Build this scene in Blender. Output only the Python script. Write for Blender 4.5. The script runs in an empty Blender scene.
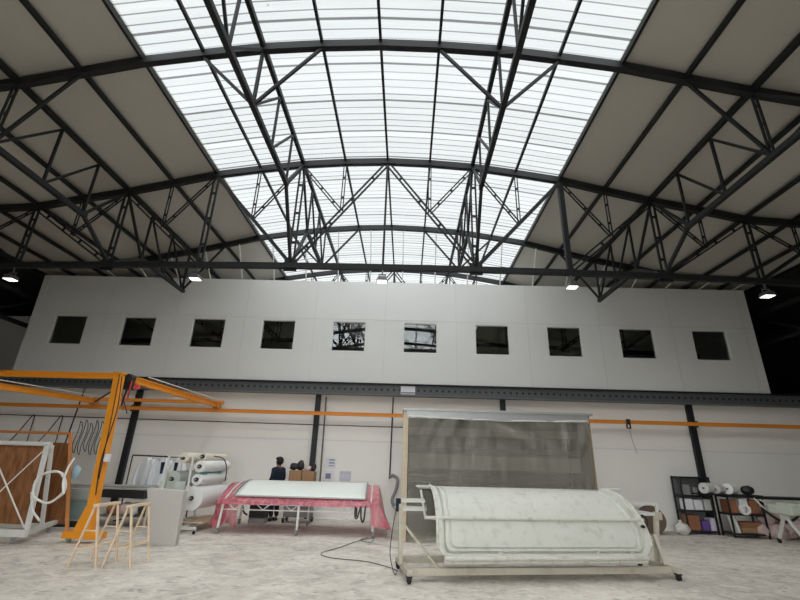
import bpy, bmesh, math, random
from mathutils import Vector, Matrix
random.seed(7)
PI = math.pi
S = bpy.context.scene
COL = S.collection
V = Vector

# ------------------------------------------------------------------ materials
def new_mat(name):
    m = bpy.data.materials.new(name); m.use_nodes = True
    return m, m.node_tree.nodes, m.node_tree.links, m.node_tree.nodes['Principled BSDF']

def mat(name, col, rough=.55, metal=0., var=.12, scale=6., bump=0., spec=.4, dirt=None, dscale=3., damt=.5):
    """base colour broken up by noise; dirt = colour of stain patches"""
    m, N, L, P = new_mat(name)
    P.inputs['Roughness'].default_value = rough
    P.inputs['Metallic'].default_value = metal
    P.inputs['Specular IOR Level'].default_value = spec
    tc = N.new('ShaderNodeTexCoord')
    nz = N.new('ShaderNodeTexNoise'); nz.inputs['Scale'].default_value = scale; nz.inputs['Detail'].default_value = 5
    L.new(tc.outputs['Object'], nz.inputs['Vector'])
    mx = N.new('ShaderNodeMix'); mx.data_type = 'RGBA'
    mx.inputs[6].default_value = (*[c * (1 - var) for c in col], 1)
    mx.inputs[7].default_value = (*[min(1, c * (1 + var)) for c in col], 1)
    L.new(nz.outputs['Fac'], mx.inputs[0])
    out = mx.outputs[2]
    if dirt:
        n2 = N.new('ShaderNodeTexNoise'); n2.inputs['Scale'].default_value = dscale; n2.inputs['Detail'].default_value = 8
        n2.inputs['Roughness'].default_value = .65
        L.new(tc.outputs['Object'], n2.inputs['Vector'])
        rp = N.new('ShaderNodeMapRange'); rp.inputs[1].default_value = .52; rp.inputs[2].default_value = .72
        rp.inputs[3].default_value = 0; rp.inputs[4].default_value = damt
        L.new(n2.outputs['Fac'], rp.inputs[0])
        m2 = N.new('ShaderNodeMix'); m2.data_type = 'RGBA'; m2.inputs[7].default_value = (*dirt, 1)
        L.new(rp.outputs[0], m2.inputs[0]); L.new(out, m2.inputs[6]); out = m2.outputs[2]
    L.new(out, P.inputs['Base Color'])
    if bump:
        b = N.new('ShaderNodeBump'); b.inputs['Strength'].default_value = bump; b.inputs['Distance'].default_value = .02
        L.new(nz.outputs['Fac'], b.inputs['Height']); L.new(b.outputs[0], P.inputs['Normal'])
    return m

def film(name, col, alpha, rough=.25, bump=.5, scale=5., spread=.45):
    m, N, L, P = new_mat(name)
    P.inputs['Base Color'].default_value = (*col, 1); P.inputs['Roughness'].default_value = rough
    tc = N.new('ShaderNodeTexCoord')
    mp = N.new('ShaderNodeMapping'); mp.inputs['Scale'].default_value = (3.5, 2, .7)
    nz = N.new('ShaderNodeTexNoise'); nz.inputs['Scale'].default_value = scale; nz.inputs['Detail'].default_value = 6
    nz.inputs['Distortion'].default_value = .8
    L.new(tc.outputs['Object'], mp.inputs['Vector']); L.new(mp.outputs[0], nz.inputs['Vector'])
    b = N.new('ShaderNodeBump'); b.inputs['Strength'].default_value = bump; b.inputs['Distance'].default_value = .06
    L.new(nz.outputs['Fac'], b.inputs['Height']); L.new(b.outputs[0], P.inputs['Normal'])
    tr = N.new('ShaderNodeBsdfTransparent'); tr.inputs[0].default_value = (*[.5 + .5 * c for c in col], 1)
    mr = N.new('ShaderNodeMapRange'); mr.inputs[1].default_value = .35; mr.inputs[2].default_value = .7
    mr.inputs[3].default_value = alpha * (1 - spread); mr.inputs[4].default_value = min(1, alpha * (1 + spread))
    L.new(nz.outputs['Fac'], mr.inputs[0])
    ms = N.new('ShaderNodeMixShader')
    L.new(mr.outputs[0], ms.inputs[0]); L.new(tr.outputs[0], ms.inputs[1]); L.new(P.outputs[0], ms.inputs[2])
    L.new(ms.outputs[0], N['Material Output'].inputs['Surface'])
    return m

def emit(name, col, strength):
    m, N, L, P = new_mat(name)
    P.inputs['Base Color'].default_value = (.9, .9, .88, 1)
    P.inputs['Emission Color'].default_value = (*col, 1); P.inputs['Emission Strength'].default_value = strength
    return m

def math_node(N, L, op, a, b=None, c=None):
    n = N.new('ShaderNodeMath'); n.operation = op
    for i, v in enumerate((a, b, c)):
        if v is None: continue
        if isinstance(v, (int, float)): n.inputs[i].default_value = v
        else: L.new(v, n.inputs[i])
    return n.outputs[0]

M = {}
M['steel'] = mat('dark_painted_steel', (.0145, .0155, .016), .55, 0, .25, 3, spec=.25)
M['steel2'] = mat('column_steel', (.016, .018, .02), .5, .1, .2, 3)
M['panel'] = mat('white_sandwich_panel', (.72, .72, .70), .6, 0, .03, .7)
M['roofpanel'] = mat('grey_roof_lining', (.46, .44, .39), .7, 0, .05, .5)
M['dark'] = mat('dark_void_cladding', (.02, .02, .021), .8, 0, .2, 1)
M['darkroom'] = mat('dim_office_lining', (.55, .54, .50), .8, 0, .1, 1)
M['wall'] = mat('off_white_wall', (.84, .82, .775), .75, 0, .04, .6)
M['white'] = mat('white_painted_metal', (.68, .68, .65), .45, .0, .05, 5, dirt=(.42, .40, .34), dscale=5, damt=.5)
M['cream'] = mat('cream_painted_steel', (.50, .47, .385), .5, .0, .08, 5, dirt=(.3, .25, .18), dscale=6, damt=.6)
M['orange'] = mat('orange_crane_paint', (.78, .29, .016), .42, 0, .08, 3)
M['orange2'] = mat('orange_tube_paint', (.52, .20, .05), .5, 0, .1, 3)
M['rail'] = mat('orange_rail_paint', (.72, .26, .025), .5, 0, .1, 2)
M['green'] = mat('green_caster_metal', (.22, .33, .2), .5)
M['rubber'] = mat('black_rubber', (.02, .02, .02), .6)
M['black'] = mat('black_plastic', (.018, .018, .02), .45)
M['grey'] = mat('grey_plastic', (.25, .25, .25), .5)
M['galv'] = mat('galvanised_grey', (.42, .43, .43), .4, .5, .1)
M['red'] = mat('red_plastic', (.65, .06, .06), .4)
M['bluegrey'] = mat('pale_blue_plastic', (.35, .5, .58), .5)
M['pine'] = mat('raw_pine', (.72, .56, .40), .6, 0, .15, 9)
M['timber'] = mat('pale_timber', (.60, .50, .36), .6, 0, .12, 7)
M['foam'] = mat('grey_foam', (.50, .48, .45), .9, 0, .06, 30)
M['hose'] = mat('white_hose', (.74, .74, .70), .4)
M['greyhose'] = mat('grey_hose', (.2, .2, .2), .5)
M['fabric'] = mat('white_coverall_cloth', (.72, .75, .78), .85, 0, .06, 8)
M['navy'] = mat('navy_jacket_cloth', (.012, .017, .035), .85, 0, .2, 12)
M['trouser'] = mat('black_trouser_cloth', (.012, .012, .014), .9)
M['skin'] = mat('skin', (.23, .12, .08), .6)
M['hair'] = mat('dark_hair', (.01, .009, .008), .7)
M['roll'] = mat('white_fabric_roll', (.80, .81, .80), .7, 0, .04, 4)
M['rollcream'] = mat('cream_fabric_roll', (.74, .70, .58), .7, 0, .05, 4)
M['rollgreen'] = mat('pale_green_cloth', (.50, .55, .50), .8, 0, .06, 3)
M['rollteal'] = mat('teal_cloth', (.12, .32, .34), .7, 0, .15, 4)
M['card'] = mat('brown_cardboard', (.32, .19, .10), .8, 0, .1, 4)
M['drumwood'] = mat('dark_drum_board', (.12, .085, .06), .8, 0, .15, 4)
M['rust'] = mat('reddish_brown_cardboard', (.28, .12, .06), .75, 0, .15, 4)
M['purple'] = mat('purple_plastic', (.13, .07, .28), .5)
M['paper'] = mat('white_paper', (.74, .74, .78), .8, 0, .02, 4)
M['print'] = mat('grey_print', (.22, .21, .30), .8, 0, .2, 30)
M['lilac'] = mat('lilac_print', (.56, .54, .63), .8, 0, .12, 40)
M['gelcoat'] = mat('white_gelcoat', (.80, .84, .80), .35, 0, .02, 2)
M['mould'] = mat('scuffed_white_mould', (.60, .605, .555), .45, 0, .06, 2.5, bump=.08, dirt=(.27, .26, .21), dscale=6, damt=.42)
M['mouldrim'] = mat('scuffed_mould_rim', (.60, .595, .535), .5, 0, .1, 6, bump=.1, dirt=(.30, .27, .2), dscale=7, damt=.7)
M['bag'] = mat('white_plastic_bag', (.62, .62, .60), .45, 0, .12, 9, bump=.6)
M['pinkbag'] = mat('pale_pink_plastic_bag', (.52, .40, .38), .5, 0, .25, 9, bump=.6)
M['cabinet'] = mat('grey_green_cabinet', (.36, .40, .36), .5, 0, .05, 3)
M['benchtop'] = mat('worn_grey_bench', (.36, .35, .31), .6, 0, .15, 5)
M['tabletop'] = mat('pale_green_table', (.50, .54, .47), .5, 0, .06, 4)
M['lamp'] = mat('lamp_housing_metal', (.16, .16, .16), .4, .6)
M['glow'] = emit('lamp_diffuser_glow', (1, .97, .9), 2.6)
M['pinkfilm'] = film('pink_plastic_film', (.66, .19, .24), .80, .35, .15, 2.5)
M['pinkthin'] = film('thin_pink_plastic_film', (.68, .22, .27), .55, .35, .2, 2.5)
M['clearfilm'] = film('clear_plastic_film', (.68, .65, .56), .25, .18, .7, 2.0, .25)

# plywood board : vertical grain
m, N, L, P = new_mat('brown_plywood'); M['ply'] = m
tc = N.new('ShaderNodeTexCoord'); mp = N.new('ShaderNodeMapping'); mp.inputs['Scale'].default_value = (7, 7, .8)
nz = N.new('ShaderNodeTexNoise'); nz.inputs['Scale'].default_value = 2.2; nz.inputs['Detail'].default_value = 7
L.new(tc.outputs['Object'], mp.inputs[0]); L.new(mp.outputs[0], nz.inputs['Vector'])
r = N.new('ShaderNodeValToRGB'); r.color_ramp.elements[0].color = (.16, .060, .020, 1); r.color_ramp.elements[1].color = (.36, .16, .060, 1)
r.color_ramp.elements[0].position = .3; r.color_ramp.elements[1].position = .7
L.new(nz.outputs['Fac'], r.inputs[0]); L.new(r.outputs[0], P.inputs['Base Color']); P.inputs['Roughness'].default_value = .6

# dusty concrete floor
m, N, L, P = new_mat('dusty_concrete'); M['floor'] = m
tc = N.new('ShaderNodeTexCoord')
def nzs(scale, det, rough=.6, dist=0., stretch=(1, 1, 1)):
    mp = N.new('ShaderNodeMapping'); mp.inputs['Scale'].default_value = stretch
    n = N.new('ShaderNodeTexNoise'); n.inputs['Scale'].default_value = scale; n.inputs['Detail'].default_value = det
    n.inputs['Roughness'].default_value = rough; n.inputs['Distortion'].default_value = dist
    L.new(tc.outputs['Object'], mp.inputs[0]); L.new(mp.outputs[0], n.inputs['Vector']); return n.outputs['Fac']
a = nzs(.45, 6, .6, .6); b = nzs(2.6, 9, .74, .8, (1, 1.2, 1)); c = nzs(14, 5, .7)
s1 = math_node(N, L, 'MULTIPLY_ADD', b, .55, math_node(N, L, 'MULTIPLY', a, .3))
s2 = math_node(N, L, 'MULTIPLY_ADD', c, .15, s1)
r = N.new('ShaderNodeValToRGB')
r.color_ramp.elements[0].position = .40; r.color_ramp.elements[0].color = (.43, .40, .355, 1)
r.color_ramp.elements[1].position = .60; r.color_ramp.elements[1].color = (.79, .745, .68, 1)
e = r.color_ramp.elements.new(.5); e.color = (.64, .60, .54, 1)
L.new(s2, r.inputs[0])
fl = nzs(3.6, 6, .62, 1.2, (1, 2.0, 1)); fm = nzs(.6, 3, .5, 0, (1, 1, 1))
mr = N.new('ShaderNodeMapRange'); mr.inputs[1].default_value = .565; mr.inputs[2].default_value = .70; mr.inputs[3].default_value = 0; mr.inputs[4].default_value = .75
L.new(math_node(N, L, 'MULTIPLY_ADD', fm, .16, math_node(N, L, 'SUBTRACT', fl, .08)), mr.inputs[0])
mx = N.new('ShaderNodeMix'); mx.data_type = 'RGBA'; mx.inputs[7].default_value = (.22, .205, .19, 1)
L.new(mr.outputs[0], mx.inputs[0]); L.new(r.outputs[0], mx.inputs[6]); L.new(mx.outputs[2], P.inputs['Base Color'])
P.inputs['Roughness'].default_value = .6
P.inputs['Specular IOR Level'].default_value = .3

# ribbed translucent roof sheets: ribs run across the hall
m, N, L, P = new_mat('ribbed_translucent_sheet'); M['sheet'] = m
tc = N.new('ShaderNodeTexCoord'); sx = N.new('ShaderNodeSeparateXYZ'); L.new(tc.outputs['Object'], sx.inputs[0])
def stripe(period, width, off=0.):
    f = math_node(N, L, 'FRACT', math_node(N, L, 'DIVIDE', math_node(N, L, 'ADD', sx.outputs['Y'], 100 + off), period))
    return math_node(N, L, 'LESS_THAN', f, width / period)
rib = stripe(.208, .028); lap = stripe(1.04, .05, .03)
row = N.new('ShaderNodeTexWhiteNoise'); row.noise_dimensions = '1D'
L.new(math_node(N, L, 'FLOOR', math_node(N, L, 'DIVIDE', math_node(N, L, 'ADD', sx.outputs['Y'], 100), .208)), row.inputs['W'])
mp = N.new('ShaderNodeMapping'); mp.inputs['Scale'].default_value = (.35, 5, 1); L.new(tc.outputs['Object'], mp.inputs[0])
gr = N.new('ShaderNodeTexNoise'); gr.inputs['Scale'].default_value = 2.; gr.inputs['Detail'].default_value = 5; L.new(mp.outputs[0], gr.inputs['Vector'])
sp = N.new('ShaderNodeTexNoise'); sp.inputs['Scale'].default_value = 2.3; sp.inputs['Detail'].default_value = 3; L.new(tc.outputs['Object'], sp.inputs['Vector'])
spk = math_node(N, L, 'MULTIPLY', math_node(N, L, 'GREATER_THAN', sp.outputs['Fac'], .745), .22)
k = math_node(N, L, 'MULTIPLY', rib, math_node(N, L, 'MULTIPLY_ADD', row.outputs['Value'], .25, .30))
k = math_node(N, L, 'MAXIMUM', k, math_node(N, L, 'MULTIPLY', lap, .60))
k = math_node(N, L, 'ADD', k, math_node(N, L, 'MULTIPLY', row.outputs['Value'], .10))
k = math_node(N, L, 'ADD', k, math_node(N, L, 'MULTIPLY', gr.outputs['Fac'], .15))
k = math_node(N, L, 'ADD', k, spk)
t = math_node(N, L, 'SUBTRACT', 1.0, k)
cc = N.new('ShaderNodeCombineColor')
L.new(math_node(N, L, 'MULTIPLY', t, .955), cc.inputs[0]); L.new(math_node(N, L, 'MULTIPLY', t, .985), cc.inputs[1]); L.new(t, cc.inputs[2])
tr = N.new('ShaderNodeBsdfTransparent'); L.new(cc.outputs[0], tr.inputs[0])
P.inputs['Base Color'].default_value = (.7, .72, .73, 1); P.inputs['Roughness'].default_value = .35
ms = N.new('ShaderNodeMixShader'); ms.inputs[0].default_value = .08
L.new(tr.outputs[0], ms.inputs[1]); L.new(P.outputs[0], ms.inputs[2]); L.new(ms.outputs[0], N['Material Output'].inputs['Surface'])

# double glazed dark panes: reflect the hall, look into a dim room
m, N, L, P = new_mat('double_glazing'); M['glass'] = m
gl = N.new('ShaderNodeBsdfGlossy'); gl.inputs['Roughness'].default_value = .01; gl.inputs['Color'].default_value = (.95, .97, 1, 1)
tr = N.new('ShaderNodeBsdfTransparent'); tr.inputs[0].default_value = (.82, .84, .82, 1)
ms = N.new('ShaderNodeMixShader'); ms.inputs[0].default_value = .065
L.new(tr.outputs[0], ms.inputs[1]); L.new(gl.outputs[0], ms.inputs[2]); L.new(ms.outputs[0], N['Material Output'].inputs['Surface'])

# floor beam web with a row of round holes
m, N, L, P = new_mat('perforated_beam_web'); M['web'] = m
tc = N.new('ShaderNodeTexCoord'); sx = N.new('ShaderNodeSeparateXYZ'); L.new(tc.outputs['Object'], sx.inputs[0])
fx = math_node(N, L, 'MULTIPLY', math_node(N, L, 'SUBTRACT', math_node(N, L, 'FRACT', math_node(N, L, 'DIVIDE', math_node(N, L, 'ADD', sx.outputs['X'], 100), .205)), .5), .205)
d2 = math_node(N, L, 'ADD', math_node(N, L, 'POWER', fx, 2), math_node(N, L, 'POWER', sx.outputs['Z'], 2))
hole = math_node(N, L, 'LESS_THAN', d2, .042 ** 2)
mx = N.new('ShaderNodeMix'); mx.data_type = 'RGBA'; mx.inputs[6].default_value = (.085, .092, .095, 1); mx.inputs[7].default_value = (.012, .012, .013, 1)
L.new(hole, mx.inputs[0]); L.new(mx.outputs[2], P.inputs['Base Color']); P.inputs['Roughness'].default_value = .5

# ------------------------------------------------------------------ mesh helpers
class MB:
    def __init__(self): self.b = bmesh.new()
    def box(self, c, s, rot=None):
        mtx = Matrix.Translation(V(c)) @ ((rot if rot else Matrix()).to_4x4()) @ Matrix.Diagonal((*s, 1))
        bmesh.ops.create_cube(self.b, size=1, matrix=mtx); return self
    def bar(self, p0, p1, w, h=None, up=(0, 0, 1)):
        h = h or w; p0 = V(p0); p1 = V(p1); z = (p1 - p0); ln = z.length; z.normalize()
        u = V(up)
        if abs(z.dot(u)) > .98: u = V((0, 1, 0))
        x = u.cross(z).normalized(); y = z.cross(x)
        R = Matrix((x, y, z)).transposed()
        return self.box((p0 + p1) / 2, (w, h, ln), R)
    def double(self, p0, p1, w, gap, side=(0, 1, 0), n=4):
        """two thin parallel bars joined by batten plates"""
        p0 = V(p0); p1 = V(p1); z = (p1 - p0).normalized(); sd = V(side)
        q = z.cross(sd).normalized() * gap / 2
        self.bar(p0 + q, p1 + q, w, w, side); self.bar(p0 - q, p1 - q, w, w, side)
        for i in range(n):
            c = p0.lerp(p1, (i + .7) / (n + .4)); self.bar(c - z * .035, c + z * .035, gap, w * .5, side)
        return self
    def tube(self, pts, r, seg=10, closed=False, cap=True):
        pts = [V(p) for p in pts]; n = len(pts); rings = []; nrm = None
        for i, p in enumerate(pts):
            if closed: t = pts[(i + 1) % n] - pts[i - 1]
            else: t = pts[min(i + 1, n - 1)] - pts[max(i - 1, 0)]
            t.normalize()
            if nrm is None:
                nrm = V((0, 0, 1)) if abs(t.z) < .9 else V((1, 0, 0))
            nrm = (nrm - t * nrm.dot(t)).normalized(); bi = t.cross(nrm)
            rr = r[i] if isinstance(r, (list, tuple)) else r
            rings.append([self.b.verts.new(p + (nrm * math.cos(2 * PI * k / seg) + bi * math.sin(2 * PI * k / seg)) * rr) for k in range(seg)])
        for i in range(n if closed else n - 1):
            A, B = rings[i], rings[(i + 1) % n]
            for k in range(seg):
                self.b.faces.new((A[k], A[(k + 1) % seg], B[(k + 1) % seg], B[k]))
        if cap and not closed:
            self.b.faces.new(rings[0][::-1]); self.b.faces.new(rings[-1])
        return self
    def cyl(self, p0, p1, r, seg=16): return self.tube([p0, p1], r, seg)
    def hollow(self, p0, p1, r, ri, seg=24):
        """a thick walled tube"""
        p0 = V(p0); p1 = V(p1); t = (p1 - p0).normalized(); a = V((0, 0, 1)) if abs(t.z) < .9 else V((1, 0, 0))
        a = (a - t * a.dot(t)).normalized(); b = t.cross(a); R = []
        for p, rr in ((p0, ri), (p0, r), (p1, r), (p1, ri)):
            R.append([self.b.verts.new(p + (a * math.cos(2 * PI * k / seg) + b * math.sin(2 * PI * k / seg)) * rr) for k in range(seg)])
        for i in range(4):
            A, B = R[i], R[(i + 1) % 4]
            for k in range(seg): self.b.faces.new((A[k], A[(k + 1) % seg], B[(k + 1) % seg], B[k]))
        return self
    def lathe(self, prof, c=(0, 0, 0), seg=20):
        c = V(c); R = []
        for r, z in prof: R.append([self.b.verts.new(c + V((r * math.cos(2 * PI * k / seg), r * math.sin(2 * PI * k / seg), z))) for k in range(seg)])
        for A, B in zip(R, R[1:]):
            for k in range(seg): self.b.faces.new((A[k], A[(k + 1) % seg], B[(k + 1) % seg], B[k]))
        self.b.faces.new(R[0][::-1]); self.b.faces.new(R[-1]); return self
    def ball(self, c, s, sub=2, jit=0., seed=0):
        rr = random.Random(seed)
        d = bmesh.ops.create_icosphere(self.b, subdivisions=sub, radius=1)
        for v in d['verts']:
            k = 1 + rr.uniform(-jit, jit); v.co = V((v.co.x * s[0] * k, v.co.y * s[1] * k, v.co.z * s[2] * k)) + V(c)
        return self
    def grid(self, f, nu, nv, flip=False):
        vs = [[self.b.verts.new(f(i / nu, j / nv)) for i in range(nu + 1)] for j in range(nv + 1)]
        for j in range(nv):
            for i in range(nu):
                q = (vs[j][i], vs[j][i + 1], vs[j + 1][i + 1], vs[j + 1][i])
                self.b.faces.new(q[::-1] if flip else q)
        return self
    def prism(self, poly, d, axis=1):
        """poly: list of (a,b) extruded by d along axis, starting at 0"""
        def mk(a, b, t): return {0: (t, a, b), 1: (a, t, b), 2: (a, b, t)}[axis]
        A = [self.b.verts.new(mk(a, b, 0)) for a, b in poly]; B = [self.b.verts.new(mk(a, b, d)) for a, b in poly]
        n = len(poly)
        self.b.faces.new(A); self.b.faces.new(B[::-1])
        for i in range(n): self.b.faces.new((A[i], B[i], B[(i + 1) % n], A[(i + 1) % n]))
        return self

def obj(name, mb, mt, parent=None, smooth=False, bevel=0., solid=0., loc=None):
    bm = mb.b
    bmesh.ops.recalc_face_normals(bm, faces=bm.faces[:])
    me = bpy.data.meshes.new(name)
    bm.to_mesh(me); bm.free()
    o = bpy.data.objects.new(name, me); COL.objects.link(o)
    me.materials.append(M[mt] if isinstance(mt, str) else mt)
    if smooth:
        me.polygons.foreach_set('use_smooth', [True] * len(me.polygons))
        try: me.set_sharp_from_angle(angle=math.radians(45))
        except Exception: pass
    if solid:
        md = o.modifiers.new('thick', 'SOLIDIFY'); md.thickness = solid; md.offset = -1
    if bevel:
        md = o.modifiers.new('edge', 'BEVEL'); md.width = bevel; md.segments = 2; md.limit_method = 'ANGLE'
    if parent: o.parent = parent
    if loc: o.location = loc
    return o
def tag(o, label, cat, group=None, kind=None):
    o['label'] = label; o['category'] = cat
    if group: o['group'] = group
    if kind: o['kind'] = kind
    return o
def thing(name, label, cat, loc=(0, 0, 0), rz=0., group=None):
    o = bpy.data.objects.new(name, None); COL.objects.link(o); o.empty_display_size = .1
    o.location = loc; o.rotation_euler = (0, 0, rz)
    return tag(o, label, cat, group)
def struct(name, mb, mt, label, parent=None, **k):
    o = obj(name, mb, mt, parent, **k)
    if parent is None: tag(o, label, name.split('_')[0]); o['kind'] = 'structure'
    return o
def dup(root, loc, rz, label, group=None):
    r = root.copy(); COL.objects.link(r); r.location = loc; r.rotation_euler = (0, 0, rz); r['label'] = label
    if group: r['group'] = group
    for ch in list(root.children):
        c = ch.copy(); COL.objects.link(c); c.parent = r
        for g in list(ch.children):
            d = g.copy(); COL.objects.link(d); d.parent = c
    return r

# ------------------------------------------------------------------ hall dimensions
X0, SP, D, YM = -.716, 1.2152, 3.746, 10.303          # hall axis, purlin spacing, half bay, main truss
ZT = [9.82, 9.774, 9.675, 9.486, 9.276, 8.955, 8.647, 8.391, 8.111, 8.02, 7.99, 7.98]
YW = 14.8                                             # plane of the back wall
Y0, Y1 = -4.7, 24.
def zt(k):
    k = abs(k); i = min(int(k), 10); return ZT[i] + (ZT[i + 1] - ZT[i]) * (k - i)
def zb(k): return 6.47 - .0018 * (k * SP) ** 2
KM = 11
ORD = ['', 'first', 'second', 'third', 'fourth', 'fifth', 'sixth', 'seventh', 'eighth', 'ninth', 'tenth', 'eleventh']
SIDE = {-1: 'crane', 1: 'shelving'}                   # which side of the hall, by what stands there

# ------------------------------------------------------------------ setting
struct('floor', MB().box((0, 6, -.1), (60, 44, .2)), 'floor', 'pale dusty concrete hall floor with mottled stains')

def roof_strip(name, ks, mt, label, dz, solid, sub=1, y0=Y0, y1=Y1):
    mb = MB(); n = len(ks) - 1
    def f(u, v):
        a = u * n; i = min(int(a), n - 1); k = ks[i] + (ks[i + 1] - ks[i]) * (a - i)
        return V((X0 + k * SP, y0 + (y1 - y0) * v, zt(k) + dz))
    mb.grid(f, n * sub, 1)
    return struct(name, mb, mt, label, solid=solid)
roof_strip('ceiling', list(range(-KM, -3)), 'roofpanel', 'grey lined roof slope above the orange crane side', .17, -.08)
roof_strip('ceiling', list(range(4, KM + 1)), 'roofpanel', 'grey lined roof slope above the shelving side', .17, -.08)
roof_strip('ceiling_skylight', list(range(-4, 5)), 'sheet', 'wide arched skylight of ribbed translucent sheets along the roof', .14, 0, 4)

# walls
wb = struct('wall_back', MB().box((-1, YW + .2, 2.1), (36, .2, 4.2)), 'wall', 'off-white lower wall behind the workshop floor')
obj('panel_joint', MB().box((-1, YW + .097, 2.32), (36, .012, .035)), 'panel', wb)
mb = MB()
for xa, xb, za, zb_ in ((-18.6, -4.6, 0, 10.4), (3.2, 17.2, 0, 10.4), (-4.6, 3.2, 4.6, 10.4)):
    mb.box(((xa + xb) / 2, Y0 - .1, (za + zb_) / 2), (xb - xa, .16, zb_ - za))
struct('wall_front', mb, 'roofpanel', 'front gable wall behind the viewer with a wide doorway added to let in fill light')  # out of view; its doorway is added to admit frontal fill light
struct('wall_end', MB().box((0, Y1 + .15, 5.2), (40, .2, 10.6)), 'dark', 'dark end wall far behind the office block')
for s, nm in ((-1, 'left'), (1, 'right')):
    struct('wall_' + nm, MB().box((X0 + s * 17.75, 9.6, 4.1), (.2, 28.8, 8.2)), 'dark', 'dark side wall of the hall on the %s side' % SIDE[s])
    # side aisle roof, below the main roof edge
    xa, xb = X0 + s * KM * SP, X0 + s * 17.7
    mb = MB().bar((xa, 9.65, 7.25), (xb, 9.65, 6.9), 1, .1, (0, 1, 0)) if False else MB()
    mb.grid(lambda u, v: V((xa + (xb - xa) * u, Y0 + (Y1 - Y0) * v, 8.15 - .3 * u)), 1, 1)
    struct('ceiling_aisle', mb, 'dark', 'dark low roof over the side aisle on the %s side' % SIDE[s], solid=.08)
# recessed white wall beyond the office end
struct('wall_recess', MB().box((-17.0, 17.5, 5.6), (2.6, .15, 3.0)), 'panel', 'white recessed wall beyond the office end on the crane side')
# floor slabs of the gallery level
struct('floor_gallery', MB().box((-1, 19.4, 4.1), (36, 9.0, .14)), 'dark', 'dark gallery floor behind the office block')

# office front with ten window openings
OX0, OX1, OZ0, OZ1 = -13.75, 12.15, 4.2, 7.93
WZ0, WZ1, WW, WP, WX = 5.29, 6.38, 1.2, 2.535, -12.86
mb = MB()
T = .16
mb.box(((OX0 + OX1) / 2, YW + T / 2, (OZ0 + WZ0) / 2), (OX1 - OX0, T, WZ0 - OZ0))
mb.box(((OX0 + OX1) / 2, YW + T / 2, (OZ1 + WZ1) / 2), (OX1 - OX0, T, OZ1 - WZ1))
xs = [OX0]
for i in range(10): xs += [WX + WP * i, WX + WP * i + WW]
xs.append(OX1)
for i in range(0, len(xs), 2):
    mb.box(((xs[i] + xs[i + 1]) / 2, YW + T / 2, (WZ0 + WZ1) / 2), (xs[i + 1] - xs[i], T, WZ1 - WZ0))
office = struct('wall_office', mb, 'panel', 'long white panelled office wall raised on a dark beam with ten windows')
# panel joints: thin raised cover strips
mb = MB()
mb.box(((OX0 + OX1) / 2, YW - .002, 6.47), (OX1 - OX0, .008, .014))
for i in range(11):
    x = WX + WP * i - .66
    if OX0 < x < OX1: mb.box((x, YW - .002, (OZ0 + OZ1) / 2), (.012, .008, OZ1 - OZ0))
obj('panel_joints', mb, mat('joint_strip', (.60, .60, .58), .6), office)
# office room behind the panes
mb = MB()
mb.box(((OX0 + OX1) / 2, YW + 3.5, (OZ0 + OZ1) / 2), (OX1 - OX0, .1, OZ1 - OZ0))
mb.box(((OX0 + OX1) / 2, YW + 1.85, OZ0 + .05), (OX1 - OX0, 3.3, .1))
mb.box(((OX0 + OX1) / 2, YW + 1.85, OZ1 - .12), (OX1 - OX0, 3.3, .1))
for x in (OX0 + .05, OX1 - .05): mb.box((x, YW + 1.85, (OZ0 + OZ1) / 2), (.1, 3.3, OZ1 - OZ0 - .22))
struct('ceiling_office', MB().box(((OX0 + OX1) / 2, YW + 4.4, OZ1 + .0), (OX1 - OX0, 8.4, .06)), 'panel', 'white flat roof of the office block below the skylight')
struct('wall_office_inner', mb, 'darkroom', 'dim shell of the office rooms behind the dark windows')
WN = ['first', 'second', 'third', 'fourth', 'fifth', 'fifth', 'fourth', 'third', 'second', 'first']
for i in range(10):
    x = WX + WP * i; xc = x + WW / 2; zc = (WZ0 + WZ1) / 2
    w = obj('window_%d' % (i + 1), MB(), 'steel2') if False else None
    mb = MB(); fr = .03
    mb.box((xc, YW + .07, WZ0 + fr / 2), (WW, .1, fr)); mb.box((xc, YW + .07, WZ1 - fr / 2), (WW, .1, fr))
    for xx in (x + fr / 2, x + WW - fr / 2): mb.box((xx, YW + .07, zc), (fr, .1, WZ1 - WZ0 - 2 * fr))
    w = obj('window_%d' % (i + 1), mb, 'panel')
    tag(w, 'square dark office window, %s from the wall end on the %s side' % (WN[i], SIDE[-1 if i < 5 else 1]), 'window'); w['kind'] = 'structure'
    obj('window_pane', MB().box((xc, YW + .06, zc), (WW - 2 * fr, .012, WZ1 - WZ0 - 2 * fr)), 'glass', w)

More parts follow.
